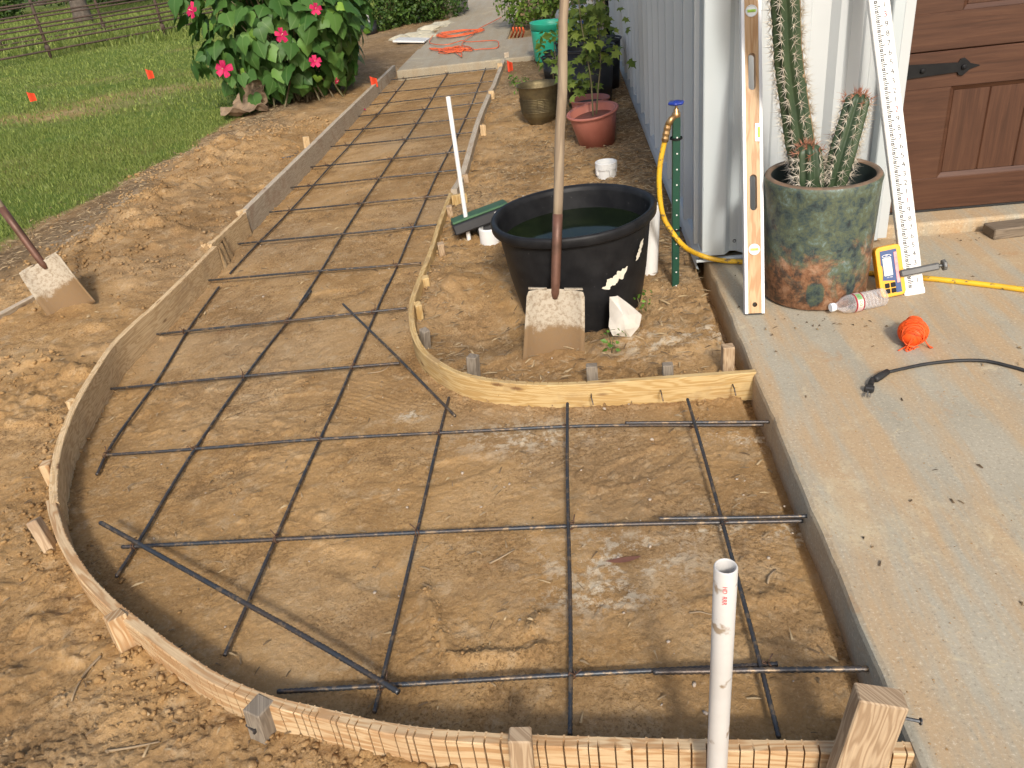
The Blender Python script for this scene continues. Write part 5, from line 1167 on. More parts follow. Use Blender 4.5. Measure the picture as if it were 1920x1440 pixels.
C = C[RNG.random(len(C)) < pr_*.5]; scatter('pebbles', 'small pale pebbles scattered on the soil', C, np.clip(RNG.lognormal(-5.6, .4, len(C)), .002, .011), pm('pebble', (.46, .38, .29), (.34, .27, .20), 30, .8, coord='World'), .6, .2)
def twig(label, pts, r, z=-.085, mat=None, name='twig'):
    P = [G(u, v, z) for u, v in pts]; P = [Vector((p.x, p.y, hz(p.x, p.y)+.004)) for p in P]; mb = MB(); sp = smooth_path(P, .015)
    mb.tube(sp, [r*(1.1-.5*i/len(sp)) for i in range(len(sp))], 5); o = mb.build(name, mat or M_TWIG, origin=P[0], smooth=True); return tag(o, label, 'twig')
twig('pale bent twig on the dirt below the grey stake', ((197, 1245), (167, 1265), (150, 1300), (140, 1325)), .003)
twig('thin pale root on the dirt at the bottom left', ((200, 1412), (240, 1405), (300, 1391)), .0028)
twig('forked straw twig in the middle near bay', ((918, 1058), (935, 1050), (965, 1033)), .0026)
twig('small curly root beside the slab in the near bay', ((1292, 1152), (1312, 1148), (1335, 1155)), .0022)
twig('short bent root right of the last bar', ((1439, 1097), (1442, 1083), (1455, 1068)), .0026)
twig('straw stalk lying by the short diagonal rod', ((690, 703), (718, 697), (735, 684)), .0024)
q = G(1170, 1059, -.095); mb = MB(); n = 9; V = [(x_*.045, s_*.009*(1-(x_)**2), .003+.004*x_*x_) for s_ in (-1, 1) for x_ in np.linspace(-1, 1, n)]
mb.add(V, [[i, i+1, n+i+1, n+i] for i in range(n-1)]); o = mb.build('dead_leaf', pm('dead_leaf', (.20, .085, .05), (.15, .06, .04), 20, .8)); o.matrix_world = Matrix.Translation((q.x, q.y, hz(q.x, q.y)+.003)) @ Matrix.Rotation(R(8), 4, 'Z'); tag(o, 'slim reddish dead leaf in the middle near bay', 'leaf')

# ------------------------------------------------------------------ leaves
HALF = [(0, .06), (.16, -.10), (.36, -.07), (.50, .10), (.57, .33), (.40, .47), (.33, .62), (.14, .84), (0, 1.0)]
MID = [.06, .22, .42, .60, .80, 1.0]; MAPI = [0, 0, 0, 1, 2, 3, 3, 4, 5]
def leafgeo(half, fold=.22, droop=.28, wav=.0, seed=0):
    V = []; F = []; UV = []
    def z(x, y): return -fold*abs(x)*(.6+.8*abs(x))-droop*max(0, y-.1)**2+.03*math.sin(9*y+seed)*abs(x)*2
    for y in MID: V.append((0, y, z(0, y))); UV.append((0, y))
    for sg in (-1, 1):
        b = len(V)
        for (x, y) in half: V.append((sg*x, y, z(x, y))); UV.append((sg*x, y))
        for j in range(len(half)-1):
            a, c, m, m2 = b+j, b+j+1, MAPI[j], MAPI[j+1]
            t = [[a, c, m]] if j else [[a, c, m]]
            if m2 != m: t.append([m, c, m2])
            for q in t:
                if len({V[k] for k in q}) == 3: F.append(q if sg > 0 else q[::-1])
    return V, F, UV
MAPLE = [(0, .0), (.10, -.06), (.46, .02), (.24, .26), (.62, .52), (.30, .50), (.26, .62), (.10, .72), (0, 1.0)]
LEAFV = [leafgeo(HALF, f, d, 0, s) for f, d, s in ((.20, .30, 0), (.34, .18, 2), (.12, .45, 4))]
def leafmesh(k, name, mat):
    V, F, UV = LEAFV[k]; mb = MB(); mb.add(V, F, UV); return mb.mesh(name, mat, True)
def orient(p, nrm, tip, size):
    n = Vector(nrm).normalized(); t = Vector(tip); t = (t-n*t.dot(n)).normalized(); x = t.cross(n); M = Matrix((x*size, t*size, n*size)).transposed().to_4x4(); M.translation = p; return M
def addleaves(mb, geo_, Ms):
    V, F, UV = geo_
    for M in Ms: mb.add([M @ Vector(v) for v in V], F, UV)

# ------------------------------------------------------------------ hibiscus bush
rnd = random.Random(11)
bc = G(535, 208, -.02); bc = Vector((bc.x, bc.y+.45, -.03)); HB = root('hibiscus_bush', 'large leafy hibiscus bush with pink flowers left of the path', 'bush', bc)
def shell(th, ph): return 1+.16*mnoise.noise((2.1*math.cos(th)*math.cos(ph), 2.1*math.sin(th)*math.cos(ph), 2.1*math.sin(ph)))+.10*mnoise.noise((5*math.cos(th), 5*math.sin(th), 5*math.sin(ph)))
ctr = bc+Vector((-.02, .08, .88)); RX, RY, RZ = .84, .74, .98
leaves = []; HB0 = hz(bc.x, bc.y)
for k in range(1300):
    th = rnd.uniform(0, 6.283); ph = math.asin(rnd.uniform(-.97, 1.)); rr = shell(th, ph)*(rnd.uniform(.80, 1.04) if k < 980 else rnd.uniform(.4, .8))
    u = Vector((math.cos(th)*math.cos(ph), math.sin(th)*math.cos(ph), math.sin(ph))); p = ctr+Vector((u.x*RX, u.y*RY, u.z*RZ))*rr
    if p.z < HB0+.10: p.z = HB0+rnd.uniform(.1, .32)
    n_ = u*.75+Vector((0, 0, .55))+Vector((rnd.gauss(0, .3), rnd.gauss(0, .3), rnd.gauss(0, .2))); tip = Vector((u.x*.35, u.y*.35, -.9))+Vector((rnd.gauss(0, .4), rnd.gauss(0, .4), rnd.gauss(0, .25)))
    young = rnd.random() < .16 and rr > .85
    leaves.append((p, n_, tip, rnd.uniform(.075, .11) if young else rnd.uniform(.11, .17), young, (p-Vector((0, 0, CAM_H))).length - (.0 if rr > .8 else -1.5)))
leaves.sort(key=lambda q: q[5])
LM = [leafmesh(k, 'leaf', M_HIB) for k in range(3)]; LMY = [leafmesh(k, 'leaf', M_HIBY) for k in range(2)]
for p, n_, tip, sz, young, d_ in leaves[:300]:
    link('leaf', (LMY[rnd.randrange(2)] if young else LM[rnd.randrange(3)]), HB, Matrix.Translation(-bc) @ orient(p, n_, tip, sz))
mb = MB()
for p, n_, tip, sz, young, d_ in leaves[300:]: addleaves(mb, LEAFV[rnd.randrange(3)], [orient(p, n_, tip, sz)])
o = mb.build('inner_foliage', M_HIB, HB, smooth=True, world=True); o['kind'] = 'stuff'
for k in range(34):
    th = rnd.uniform(0, 6.28); tgt = ctr+Vector((math.cos(th)*RX*rnd.uniform(.2, .9), math.sin(th)*RY*rnd.uniform(.2, .9), rnd.uniform(-.35, .8)))
    b0 = Vector((bc.x+rnd.gauss(0, .16), bc.y+rnd.gauss(0, .14), -.06)); mid = b0.lerp(tgt, .5)+Vector((0, 0, .1))
    mb = MB(); sp = smooth_path([b0, mid, tgt], .08); mb.tube(sp, [.010*(1-.7*i/len(sp)) for i in range(len(sp))], 5); mb.build('cane', M_STEM, HB, smooth=True, world=True)
# flowers
PET = []; nu, nv = 6, 6
for j in range(nv+1):
    t = j/nv
    for i in range(nu+1):
        a = (i/nu*2-1); wdt = .08+.46*math.sin(math.pi*min(1, t*.62+.02))**1.1
        PET.append((a*wdt*.66, t, .42*t*(1-.75*t)+.10*a*a*t+.05*math.sin(5*a+3*t)*t))
PF = [[j*(nu+1)+i, j*(nu+1)+i+1, (j+1)*(nu+1)+i+1, (j+1)*(nu+1)+i] for j in range(nv) for i in range(nu)]
mbp = MB(); mbp.add(PET, PF, [(p[0], p[1]) for p in PET]); PETM = mbp.mesh('petal', M_PETAL, True)
mbs = MB(); mbs.tube([(0, 0, 0), (.01, 0, .3), (.03, 0, .62)], [.05, .035, .03], 8); mbs.lathe([(.03, .40), (.075, .48), (.08, .58), (.03, .68)], 10, (.015, 0, 0)); STM = mbs.mesh('stamen', M_STAM, True)
mbt = MB(); mbt.lathe([(0, -.14), (.07, -.10), (.09, .0), (.03, .02)], 10); CLX = mbt.mesh('calyx', M_HIBY, True)
FL = [(420, 130, 6.60, .118, (.05, -.9, .25)), (362, 20, 6.85, .10, (-.4, -.7, .3)), (527, 66, 6.72, .095, (.55, -.6, .3)), (590, 116, 6.85, .085, (.4, -.8, .35)), (591, 17, 6.9, .08, (.3, -.5, .2)), (630, 152, 7.2, .045, (.8, -.4, -.2))]
for (u, v, yy, sz, nn) in FL:
    p = PY(u, v, yy); n_ = Vector(nn).normalized(); Mf = orient(p, n_, (.2, 0, 1), sz*.60)
    fr_ = mbt.mesh('flower', M_HIBY, True); f_ = link('flower', fr_, HB, Matrix.Translation(-bc) @ Mf)
    for k in range(5):
        link('petal', PETM, f_, Matrix.Rotation(R(72*k+rnd.uniform(-6, 6)), 4, 'Z') @ Matrix.Rotation(R(rnd.uniform(-8, 14)), 4, 'X') @ Matrix.Scale(rnd.uniform(.9, 1.08), 4))
    link('stamen', STM, f_)
for (u, v) in ((686, 203), (684, 206)):
    pass
q = G(685, 203, -.09); o = link('fallen_petal', PETM, None, Matrix.Translation((q.x, q.y, hz(q.x, q.y)+.01)) @ Matrix.Rotation(1., 4, 'Z') @ Matrix.Scale(.06, 4)); tag(o, 'magenta petal fallen beside the grey board', 'petal')

# ------------------------------------------------------------------ sapling and other plants
def kite(sz): return ([(0, 0, 0), (.32, .45, .06), (0, 1, -.08), (-.32, .45, .06)], [[0, 1, 2], [0, 2, 3]], [(0, 0), (.3, .4), (0, 1), (-.3, .4)])
KITE = kite(1)
def foliage(mb, ctr, rad, n, sz, rnd, geo_=KITE, shellmin=.55, freq=2., amp=.3, down=.0, floor=None):
    for _ in range(n):
        u = Vector((rnd.gauss(0, 1), rnd.gauss(0, 1), rnd.gauss(0, 1))).normalized(); r = (1+amp*mnoise.noise(u*freq+Vector(ctr)*.3)+amp*.6*mnoise.noise(u*freq*2.7))*rnd.uniform(shellmin, 1)**.7
        p = Vector(ctr)+Vector((u.x*rad[0], u.y*rad[1], u.z*rad[2]))*r
        if floor is not None and p.z < floor: continue
        nn = u*.6+Vector((rnd.gauss(0, .5), rnd.gauss(0, .5), .5+rnd.gauss(0, .4))); tp_ = Vector((rnd.gauss(0, 1), rnd.gauss(0, 1), rnd.gauss(-down, .6)))
        M = orient(p, nn, tp_, sz*rnd.uniform(.65, 1.3)); V, F, UV = geo_; mb.add([M @ Vector(v) for v in V], F, UV)
def plant(name, label, cat, base, blobs, mat, n, sz, seed, stems=6, group=None, geo_=KITE, stemr=.006, mat2=None, floor=None):
    rnd = random.Random(seed); rt = root(name, label, cat, base, group)
    for (c, rad, frac, *m2) in blobs:
        mb = MB(); foliage(mb, c, rad, int(n*frac), sz, rnd, geo_, floor=floor); o = mb.build('foliage', m2[0] if m2 else mat, rt, world=True); o['kind'] = 'stuff'
    for k in range(stems):
        c, rad = blobs[k % len(blobs)][:2]; tgt = Vector(c)+Vector((rnd.uniform(-.6, .6)*rad[0], rnd.uniform(-.6, .6)*rad[1], rnd.uniform(-.2, .7)*rad[2])); b0 = Vector(base)+Vector((rnd.gauss(0, stemr*4), rnd.gauss(0, stemr*4), -.03))
        mb = MB(); sp = smooth_path([b0, b0.lerp(tgt, .5)+Vector((rnd.gauss(0, .02), 0, .05)), tgt], .1); mb.tube(sp, [stemr*(1-.6*i/len(sp)) for i in range(len(sp))], 5); mb.build('stem', M_STEM, rt, smooth=True, world=True)
    return rt
MAPG = leafgeo(MAPLE, .15, .3)
rnd = random.Random(21); s0 = RM[tpot.name].translation+Vector((-.02, -.02, .17))
SP_ = root('potted_sapling', 'thin oak leaved sapling growing from the tilted reddish pot', 'sapling', s0); LMm = MB(); LMm.add(*MAPG); MAPM = LMm.mesh('leaf', M_MAPLE, True)
stemt = [[s0, PY(1108, 150, s0.y), PY(1098, 90, s0.y+.02), PY(1088, 30, s0.y+.03), PY(1080, -60, s0.y)], [s0+Vector((.02, .02, 0)), PY(1122, 160, s0.y+.03), PY(1126, 110, s0.y+.05), PY(1120, 20, s0.y+.08), PY(1118, -60, s0.y+.1)]]
for st in stemt:
    sp = smooth_path(st, .05); mb = MB(); mb.tube(sp, [.006*(1-.5*i/len(sp)) for i in range(len(sp))], 6); mb.build('stem', M_STEM, SP_, smooth=True, world=True)
cl = [(1095, 60, .16, 34), (1080, 130, .12, 22), (1120, 30, .14, 30), (1140, 100, .10, 16), (1075, 30, .12, 22), (1105, 95, .10, 18), (1090, 160, .08, 10), (1070, 155, .07, 8), (1110, -30, .2, 30)]
for (u, v, rr, n) in cl:
    c = PY(u, v, s0.y+rnd.uniform(-.02, .1))
    for k in range(n):
        p = c+Vector((rnd.gauss(0, 1), rnd.gauss(0, .8), rnd.gauss(0, .8)))*rr*.5
        if p.x > WX-.07: continue
        link('leaf', MAPM, SP_, Matrix.Translation(-s0) @ orient(p, (rnd.gauss(0, .5), -.5+rnd.gauss(0, .4), .8), (rnd.gauss(0, .7), -.3, rnd.gauss(-.5, .4)), rnd.uniform(.045, .075)))
c = G(1040, 146, .1); plant('potted_plant', 'small drooping plant with a yellow bloom before the green bucket', 'plant', c, [(c+Vector((0, 0, .30)), (.14, .1, .12), .6), (c+Vector((-.05, 0, .14)), (.1, .08, .08), .4)], M_SHRUBY, 40, .075, 31, 3)
c = G(1120, 110, .15); c.x = .17; plant('leafy_pot_plant', 'leafy plant with white blooms in front of the blue barrel', 'plant', c, [(c+Vector((0, 0, .35)), (.2, .2, .28), .8), (c+Vector((.02, -.05, .42)), (.16, .16, .2), .12, M_PVCC)], M_MAPLE, 260, .06, 32, 5)
c = G(1150, 110, -.04); c.x = .40; plant('wall_weed', 'dark grassy weed growing against the metal wall', 'weed', c, [(c+Vector((0, 0, .13)), (.07, .22, .15), 1.)], M_HEDGE, 160, .07, 33, 4)
for k, (u, v, n, sz, lab_) in enumerate(((985, 178, 60, .03, 'small green weed left of the brass bucket'), (975, 168, 40, .028, 'low weed sprig above the brass bucket weed'), (1208, 575, 22, .02, 'tiny weed beside the white rock'), (1150, 652, 16, .022, 'tiny sprig in front of the shovel'), (962, 157, 30, .028, 'sparse weed beside the right board stakes'))):
    c = G(u, v, -.05); c.z = hz(c.x, c.y); plant('weed', lab_, 'weed', c, [(c+Vector((0, 0, .03+sz)), (.10 if k < 2 else .045, .09 if k < 2 else .04, .04), 1.)], M_WEED, n, sz, 40+k, 2, 'small weeds', stemr=.002)
# yellow green shrub and red plants past the landing, hedge on the left
c = G(1010, 62, -.03)+Vector((.05, .65, 0)); plant('yellow_green_shrub', 'bright yellow green shrub beside the far landing', 'shrub', c, [(c+Vector((-.12, 0, .42)), (.50, .42, .40), .62), (c+Vector((.45, .3, .7)), (.55, .4, .6), .38)], M_SHRUBY, 2600, .062, 51, 14, stemr=.008, floor=0.0)
c = G(1015, 40, -.03)+Vector((.35, 1.5, 0)); plant('red_leaf_shrub', 'dark red leaved shrub behind the yellow green shrub', 'shrub', c, [(c+Vector((0, -.5, .5)), (.6, .4, .35), .55, M_SHRUBR), (c+Vector((.1, .2, .9)), (.8, .5, .8), .45, M_HEDGE)], M_SHRUBR, 2000, .08, 52, 10, floor=0.)
for k, (u, v, ht, lab_) in enumerate(((715, 62, .85, 'left clipped dark hedge shrub beyond the bush'), (765, 52, .9, 'middle clipped dark hedge shrub beyond the bush'), (815, 42, .9, 'right clipped dark hedge shrub beside the sidewalk'))):
    c = G(u, v, -.02)+Vector((0, .5, 0)); plant('hedge_shrub', lab_, 'hedge', c, [(c+Vector((0, 0, ht*.55)), (.60, .45, ht*.62), 1.)], M_HEDGE, 3400, .058, 60+k, 8, 'hedge left of the sidewalk', floor=-.02, stemr=.01)
# ------------------------------------------------------------------ things beyond the path
def flag(label, u, v, hgt, lean=0., sz=.10, z=None):
    b = G(u, v, -.03); b.z = hz(b.x, b.y); rt = root('marker_flag', label, 'flag', b, 'orange marker flags'); tp_ = Vector((lean, 0, hgt)); mb = MB(); mb.tube([(0, 0, -.05), tp_], .0018, 5); mb.build('wire', M_WIRE, rt)
    n = 6; V = []
    for i in range(n+1):
        s_ = i/n
        for e_ in (0, 1): V.append(tp_+Vector((s_*sz*.45, -.02*math.sin(s_*5)+.3*sz*s_, -e_*sz*(1-.35*s_)-s_*.35*sz)))
    mb = MB(); mb.add(V, [[2*i, 2*i+1, 2*i+3, 2*i+2] for i in range(n)]); mb.build('flag_sheet', M_FLAG, rt)
flag('small orange marker flag furthest left on the lawn', 62, 197, .17, -.02, .12)
flag('orange marker flag in the middle of the lawn', 279, 152, .16, 0, .13)
flag('bright orange marker flag beside the grey board', 697, 166, .12, 0, .12)
flag('orange marker flag by the right board near the landing', 952, 133, .12, 0, .11)
# orange cord heap
rnd = random.Random(3); cc = G(845, 92, .006); oc = root('extension_cord', 'tangled orange extension cord on the concrete landing', 'cord', cc)
P = []
def cord(px, z=.008): return [G(u, v, z+rnd.uniform(0, .015)) for u, v in px]
mb = MB(); loops = []
for k in range(9):
    cx_, cy_ = 840+rnd.uniform(-14, 22), 94+rnd.uniform(-4, 3); rx_, ry_ = rnd.uniform(9, 34), rnd.uniform(2, 9)
    loops += [(cx_+rx_*math.cos(a*1.3+k*2)+rnd.uniform(-6, 6), cy_+ry_*math.sin(a+k)+rnd.uniform(-2, 2)) for a in np.linspace(0, 6, 9)]
mb.tube(smooth_path(cord(loops), .03), .0052, 6)
loops = []
for k in range(6):
    cx_, cy_ = 862+rnd.uniform(-8, 10), 62+rnd.uniform(-1.5, 1.5); rx_, ry_ = rnd.uniform(28, 44), rnd.uniform(2.5, 5)
    loops += [(cx_+rx_*math.cos(a), cy_-(rx_*math.cos(a))*.13+ry_*math.sin(a)+rnd.uniform(-1.5, 1.5)) for a in np.linspace(0, 6, 9)]
mb.tube(smooth_path(cord(loops), .03), .0052, 6)
mb.tube(smooth_path(cord([(812, 66), (806, 80), (835, 84), (868, 76), (866, 84), (880, 88), (890, 93), (900, 92), (930, 90), (935, 82), (926, 76), (872, 78), (885, 66), (896, 55), (925, 40), (940, 32)]), .03), .0052, 6)
mb.build('cord', M_OCORD, oc, smooth=True, world=True)
for k in range(4):
    a = G(958+k*7, 70, .0); b = G(962+k*6, 52, .12); mb = MB(); mb.tube([a, a.lerp(b, .5)+Vector((.02, 0, .01)), b], .012, 6); o = mb.build('orange_stick', M_OCORD, origin=a, smooth=True); tag(o, f'{("leftmost", "second", "third", "rightmost")[k]} orange stick poking out under the yellow green shrub', 'stick', 'orange sticks under the shrub')
# white pole in a small black pot, limestone edging, scrap sheet, pale drum
c = G(695, 66, -.03); vessel('nursery_pot', 'black pot holding the white pole beyond the bush', 'pot', c+Vector((0, .1, 0)), [(0, 0), (.085, 0), (.1, .17), (.095, .16), (.08, .05)], M_BLACKN, 24, soil=(.09, .13), rim=rimr(.1, .175, .005))
mb = MB(); p0 = c+Vector((0, .1, .1)); p1 = PY(681, 0, p0.y); mb.tube([p0, p1, p1+(p1-p0)*1.5], .014, 8); o = mb.build('white_pole', M_PVCC, origin=p0, smooth=True); tag(o, 'thin white pole standing in a black pot', 'pole')
for k, (u, v, sx) in enumerate(((768, 70, .22), (790, 66, .2), (812, 54, .26), (828, 47, .2), (750, 74, .16), (800, 71, .18))):
    c = G(u, v, -.02); lump('edging_stone', f'pale limestone edging block, {ORD[k]} of the row below the hedge', 'stone', c+Vector((0, 0, .0)), (sx, .10, .06), k*3.1, M_STONE, .3, 2, .3, group='limestone edging')
c = G(770, 80, -.01); mb = MB(); mb.box((0, 0, 0), (.42, .30, .025), b=.006); o = mb.build('board_scrap', M_PVCC); o.matrix_world = Matrix.Translation(c+Vector((0, .08, .02))) @ Matrix.Rotation(R(-6), 4, 'Z') @ Matrix.Rotation(R(6), 4, 'Y'); tag(o, 'pale flat board lying left of the landing', 'board')
for k, (u, v, ra, ht, lab_) in enumerate(((850, 24, .22, .7, 'pale grey drum at the far left of the sidewalk'), (836, 32, .16, .5, 'grey weathered trunk section beside the pale drum'))):
    c = G(u, v, 0)+Vector((0, .2, -.02)); vessel('pale_drum', lab_, 'drum', c, [(0, 0), (ra, 0), (ra*1.05, ht*.3), (ra, ht), (ra*.9, ht+.02), (0, ht+.02)], M_GREYP if not k else M_STONE, 24, wobf=lambda a, z: 1+.06*math.sin(3*a))
# cardboard and rubbish under the bush
c = G(440, 222, -.02); bm = bmesh.new(); 
for k, (dx, dy, wx_, wy_, rot, lab_) in enumerate(((.06, .14, .42, .26, .3, 'crumpled cardboard sheet under the left of the bush'), (.12, .25, .34, .30, -.4, 'standing torn cardboard piece behind the bush leaves'))):
    n = 10; V = []; 
    for j in range(n+1):
        for i in range(n+1):
            a, b = i/n-.5, j/n-.5; V.append((a*wx_, b*wy_, .10*mnoise.noise((a*3, b*3, k*5.))+.03*mnoise.noise((a*9, b*9, k))+(.04 if k == 0 else 0)))
    mb = MB(); mb.add(V, [[j*(n+1)+i, j*(n+1)+i+1, (j+1)*(n+1)+i+1, (j+1)*(n+1)+i] for j in range(n) for i in range(n)])
    o = mb.build('cardboard_sheet', M_CARD, smooth=False); p = c+Vector((dx, dy, 0)); p.z = hz(p.x, p.y)+(.03 if k != 1 else .22); o.matrix_world = Matrix.Translation(p) @ Matrix.Rotation(rot, 4, 'Z') @ Matrix.Rotation(R(70 if k == 1 else 4), 4, 'X'); sm = o.modifiers.new('thick', 'SOLIDIFY'); sm.thickness = .006; tag(o, lab_, 'cardboard')
# ------------------------------------------------------------------ pipe fence and woods
def fence(label, A, B, npost, rails, ztop, r=.028, rr_=.018, off=0.):
    A = Vector(A); B = Vector(B); rt = root('pipe_fence', label, 'fence', A); 
    for k in range(npost):
        p = A.lerp(B, k/(npost-1)); mb = MB(); mb.tube([p+Vector((0, 0, -.2)), p+Vector((0, 0, ztop))], r, 8); mb.lathe([(r, 0), (r*1.7, .02), (r*1.7, .07), (r, .09)], 8, p+Vector((0, 0, .10))); mb.build('post', M_FENCE, rt, smooth=True, world=True)
    for z in rails: mb = MB(); mb.tube([A+Vector((0, -.03, z)), B+Vector((0, -.03, z))], rr_, 6); mb.build('rail', M_FENCE, rt, smooth=True, world=True)
fa_, fc_ = G(95, 106, 0), G(309, 65, 0); dv = fc_-fa_
fence('near rusty pipe fence across the far lawn', fa_-dv*4, fa_+dv*4, 9, (.10, .24, .38, .53, .69, .86, 1.04, 1.24, 1.4), 1.45)
o2 = Vector((-1.6, 3.4, 0)); fence('second rusty pipe fence behind the near one', fa_+o2-dv*3.6, fa_+o2+dv*4.4, 9, (.10, .3, .5, .72, .95, 1.2, 1.4), 1.45)
t0 = G(158, 44, 0)
def tree(label, base, hgt, tr, crown, seed, mat=M_TREEL, n=5000, sz=.22):
    rnd = random.Random(seed); rt = root('shade_tree', label, 'tree', base, 'trees behind the fence'); b = Vector(base); mb = MB(); top = b+Vector((rnd.gauss(0, .2), rnd.gauss(0, .2), hgt*.6))
    mb.tube(smooth_path([b-Vector((0, 0, .2)), b+Vector((.02, 0, .3)), b.lerp(top, .5), top], .3), [tr*1.4, tr*1.1]+[tr*(1-.5*i/20) for i in range(len(smooth_path([b-Vector((0, 0, .2)), b+Vector((.02, 0, .3)), b.lerp(top, .5), top], .3))-2)], 10)
    for k in range(6):
        a = rnd.uniform(0, 6.28); s_ = b.lerp(top, rnd.uniform(.45, .95)); e_ = s_+Vector((math.cos(a)*crown[0]*.6, math.sin(a)*crown[0]*.6, hgt*.2)); mb.tube([s_, s_.lerp(e_, .5)+Vector((0, 0, .2)), e_], [tr*.4, tr*.25, tr*.1], 6)
    mb.build('trunk', M_BARK, rt, smooth=True, world=True); mb = MB()
    for k in range(7):
        a = rnd.uniform(0, 6.28); c_ = b+Vector((math.cos(a)*crown[0]*.45, math.sin(a)*crown[0]*.45, hgt*rnd.uniform(.62, .95))); foliage(mb, c_, (crown[0]*.6, crown[0]*.6, crown[1]*.35), n//7, sz, rnd, floor=b.z+.3)
    mb.build('crown', mat, rt, world=True)
tree('dark trunked shade tree standing behind the pipe fence', t0+Vector((0, 0, -.05)), 6.5, .21, (2.6, 3.2), 71)
BU = [(-22, 30, 1.2, 1.8), (-19, 29, 1.1, 1.6), (-17.5, 33, 1.6, 2.2), (-15.2, 30.5, 1.0, 1.4), (-13.2, 33, 1.5, 2.2), (-11.0, 31, 1.1, 1.6), (-25, 33, 2, 2.6), (-9, 33, 1.6, 2.4), (-20.5, 36, 2.2, 3.2), (-29, 35, 2.4, 3.4), (-6, 35, 2., 3.), (-3, 37, 2., 3.)]
WHERE = 'leftmost,second,third,fourth,fifth,sixth,far left,eighth,tall rear,outermost left,ninth,tenth'.split(',')
for k, (x_, y_, r_, h_) in enumerate(BU):
    c = Vector((x_, y_, -.05)); plant('woodland_shrub', f'{WHERE[k]} dark green shrub at the edge of the woods behind the fences', 'shrub', c, [(c+Vector((0, 0, h_*.5)), (r_, r_*.8, h_*.55), 1.)], M_TREEL if k % 3 else M_HEDGE, 1500, .17, 80+k, 4, 'shrubs at the wood edge', floor=-.02, stemr=.03)
for k, (x_, y_) in enumerate(((-24, 40), (-17, 41), (-11, 42), (-31, 41), (-5, 44))): tree(f'{ORD[k]} tall dark tree in the woods far behind the fence', (x_, y_, -.1), 8.5, .2, (3.4, 4.), 90+k, n=3000, sz=.34)
# ------------------------------------------------------------------ lawn blades
def blades(n, x0, x1, y0, y1, hgt, wid, dens, nm, lab_):
    P = cand(n, x0, x1, y0, y1); x, y = P[:, 0], P[:, 1]; lw_ = lawn(x, y)
    bare = np.zeros(len(P))
    for px, rr in (((150, 205), .55), ((20, 215), .5), ((290, 163), .4), ((240, 175), .4), ((55, 210), .5)):
        q = G(*px); bare = np.maximum(bare, .55*np.exp(-(((x-q.x)/.9)**2+((y-q.y)/.35)**2)))
    keep = RNG.random(len(P)) < np.clip(ss(.12, .85, lw_)*(.92+1.1*fb(x, y, 2.1, 3, 5.)), 0, 1)*(1-bare)*dens
    vis = (x*FPX/np.maximum(.3, y) > -1900); P = P[keep & vis]; n = len(P); x, y = P[:, 0], P[:, 1]; z = hfun(x, y)
    h = hgt*RNG.uniform(.5, 1.25, n)*(1+.35*fb(x, y, .9, 2, 3.)); a = RNG.uniform(0, 6.28, n); l = h*RNG.uniform(.15, .9, n); la = RNG.uniform(0, 6.28, n); w_ = wid*RNG.uniform(.6, 1.3, n)
    cx_, cy_ = np.cos(a)*w_, np.sin(a)*w_; lx, ly = np.cos(la)*l, np.sin(la)*l
    V = np.stack([np.stack([x-cx_, y-cy_, z-.004], 1), np.stack([x+cx_, y+cy_, z-.004], 1), np.stack([x+lx*.35+cx_*.7, y+ly*.35+cy_*.7, z+h*.62], 1), np.stack([x+lx*.35-cx_*.7, y+ly*.35-cy_*.7, z+h*.62], 1), np.stack([x+lx, y+ly, z+h], 1)], 1).reshape(-1, 3)
    b = np.arange(n)[:, None]*5; Fq = (b+np.array([0, 1, 2, 3])); Ft = (b+np.array([3, 2, 4]))
    li = np.concatenate([Fq, Ft], 1).ravel(); me = bpy.data.meshes.new(nm); me.vertices.add(len(V)); me.vertices.foreach_set('co', V.astype(np.float32).ravel()); me.loops.add(len(li)); me.loops.foreach_set('vertex_index', li.astype(np.int32))
    me.polygons.add(2*n); me.polygons.foreach_set('loop_start', np.stack([np.arange(n)*7, np.arange(n)*7+4], 1).ravel().astype(np.int32)); me.polygons.foreach_set('loop_total', np.tile([4, 3], n).astype(np.int32)); me.materials.append(M_GRASS); me.update(calc_edges=True)
    o = link(nm, me); tag(o, lab_, kind='stuff')
blades(120000, -6.8, -2.6, 3.9, 8.0, .030, .0026, .9, 'lawn_grass', 'short green lawn grass nearest the bare dirt')
blades(100000, -13, -2.6, 8.0, 17.5, .036, .0055, .9, 'lawn_grass', 'short green lawn grass reaching the pipe fence')
blades(60000, -22, -3.0, 15.5, 32, .17, .011, .9, 'tall_grass', 'taller meadow grass behind the pipe fence')

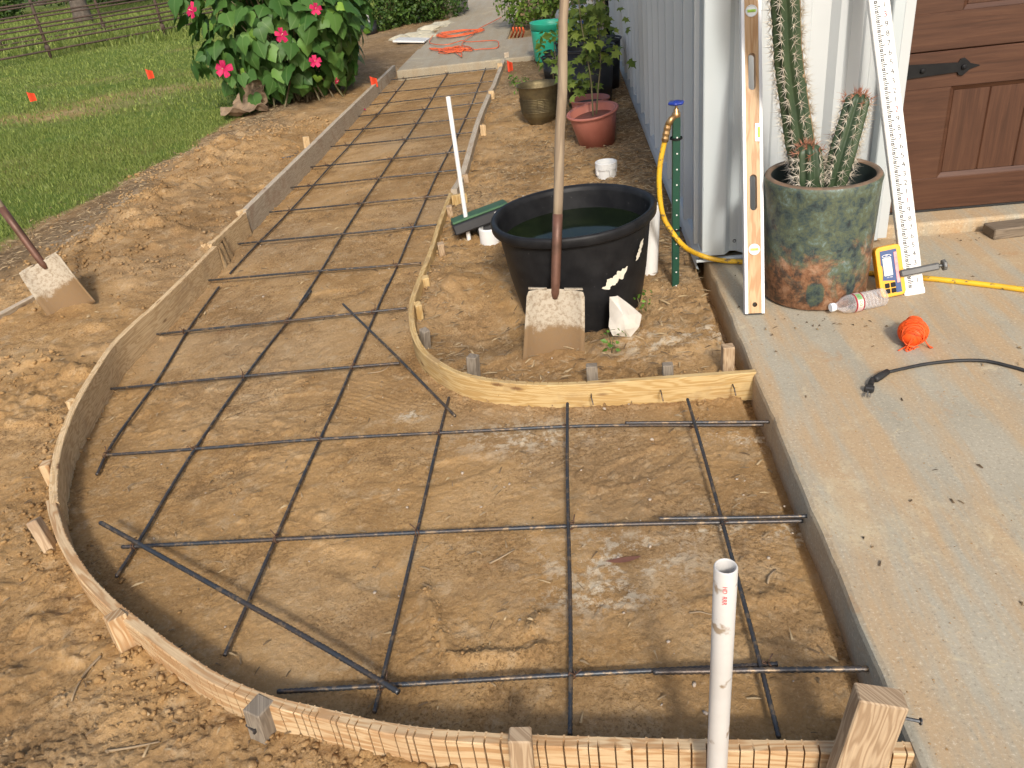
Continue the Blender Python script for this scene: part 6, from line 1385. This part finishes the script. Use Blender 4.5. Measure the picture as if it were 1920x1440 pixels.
# ------------------------------------------------------------------ straw and bark litter
def litter(n, reg, lab_, lmin, lmax, prob, mat, nm, zfix=None):
    P = cand(n, *reg); P = P[RNG.random(len(P)) < prob(P[:, 0], P[:, 1])]; n = len(P); z = hfun(P[:, 0], P[:, 1]) if zfix is None else np.full(len(P), zfix); a = RNG.uniform(0, 6.28, n); L = RNG.uniform(lmin, lmax, n); w_ = RNG.uniform(.0009, .0032, n); tz = RNG.uniform(-.25, .35, n)*L
    dx, dy = np.cos(a)*L, np.sin(a)*L; wx, wy = -np.sin(a)*w_, np.cos(a)*w_; zz = z+.004
    V = np.stack([np.stack([P[:, 0]-dx-wx, P[:, 1]-dy-wy, zz-tz*.2], 1), np.stack([P[:, 0]-dx+wx, P[:, 1]-dy+wy, zz-tz*.2], 1), np.stack([P[:, 0]+dx, P[:, 1]+dy, zz+np.abs(tz)], 1), np.stack([P[:, 0], P[:, 1], zz+w_*2.2+np.abs(tz)*.4], 1)], 1).reshape(-1, 3)
    b = np.arange(n)[:, None, None]*4; Fc = (b+np.array([[0, 3, 2], [3, 1, 2], [0, 1, 3]])[None]).reshape(-1, 3)
    me = bpy.data.meshes.new(nm); me.vertices.add(len(V)); me.vertices.foreach_set('co', V.astype(np.float32).ravel()); me.loops.add(Fc.size); me.loops.foreach_set('vertex_index', Fc.ravel().astype(np.int32)); me.polygons.add(len(Fc)); me.polygons.foreach_set('loop_start', np.arange(0, Fc.size, 3, dtype=np.int32)); me.polygons.foreach_set('loop_total', np.full(len(Fc), 3, np.int32)); me.materials.append(mat); me.update(calc_edges=True)
    tag(link(nm, me), lab_, kind='stuff')
M_STRAW = leafmat('straw', (.12, .075, .04), (.36, .26, .15), trans=.05, rough=.9)
notin = lambda x, y: ~inpoly(x, y)
litter(26000, (-.8, .48, 2.2, 9.0), 'straw and bark litter in the planting bed', .006, .030, lambda x, y: notin(x, y)*(.12+.75*ss(.0, .45, x)*ss(2.6, 3.6, y)+.35*ss(.0, .4, fb(x, y, 3, 3, 201.))), M_STRAW, 'bark_litter')
litter(16000, (-4.2, -1.9, 3.2, 9.0), 'dry grass litter between lawn and dirt', .008, .032, lambda x, y: notin(x, y)*np.exp(-((x-np.interp(y, LBY, LBX)-.16)/.2)**2), M_STRAW, 'dry_litter')
litter(2200, (-2.2, .48, .7, 5.), 'fine roots and straw on the graded soil', .004, .018, lambda x, y: np.ones_like(x)*.5, M_STRAW, 'fine_litter')

p0_ = G(1510, 612); p1_ = G(1760, 450)
litter(2600, (.52, 2.6, .6, 3.18), 'dry leaf bits and dirt flecks on the concrete slab', .0025, .010, lambda x, y: .06+.9*np.exp(-(((x-p0_.x)/.18)**2+((y-p0_.y)/.09)**2))+.5*np.exp(-((y-3.15)/.05)**2)*(x > 1.0)+.25*ss(.1, .4, fb(x, y, 3, 3, 221.)), leafmat('slab_flecks', (.06, .04, .025), (.22, .15, .08), trans=.02, rough=.9), 'slab_flecks', zfix=-.0025)
C = cand(9000, .515, 1.9, .5, 3.1); C = C[RNG.random(len(C)) < .7*np.exp(-(C[:, 0]-.515)/.10)+.18*ss(.05, .4, fb(C[:, 0], C[:, 1], 2.4, 3, 231.))]
scatter('slab_grit', 'sand grains tracked onto the concrete slab', C, np.clip(RNG.lognormal(-6.5, .4, len(C)), .0008, .0032), M_SOIL, .7, .5, OV, OF, zfix=0.)
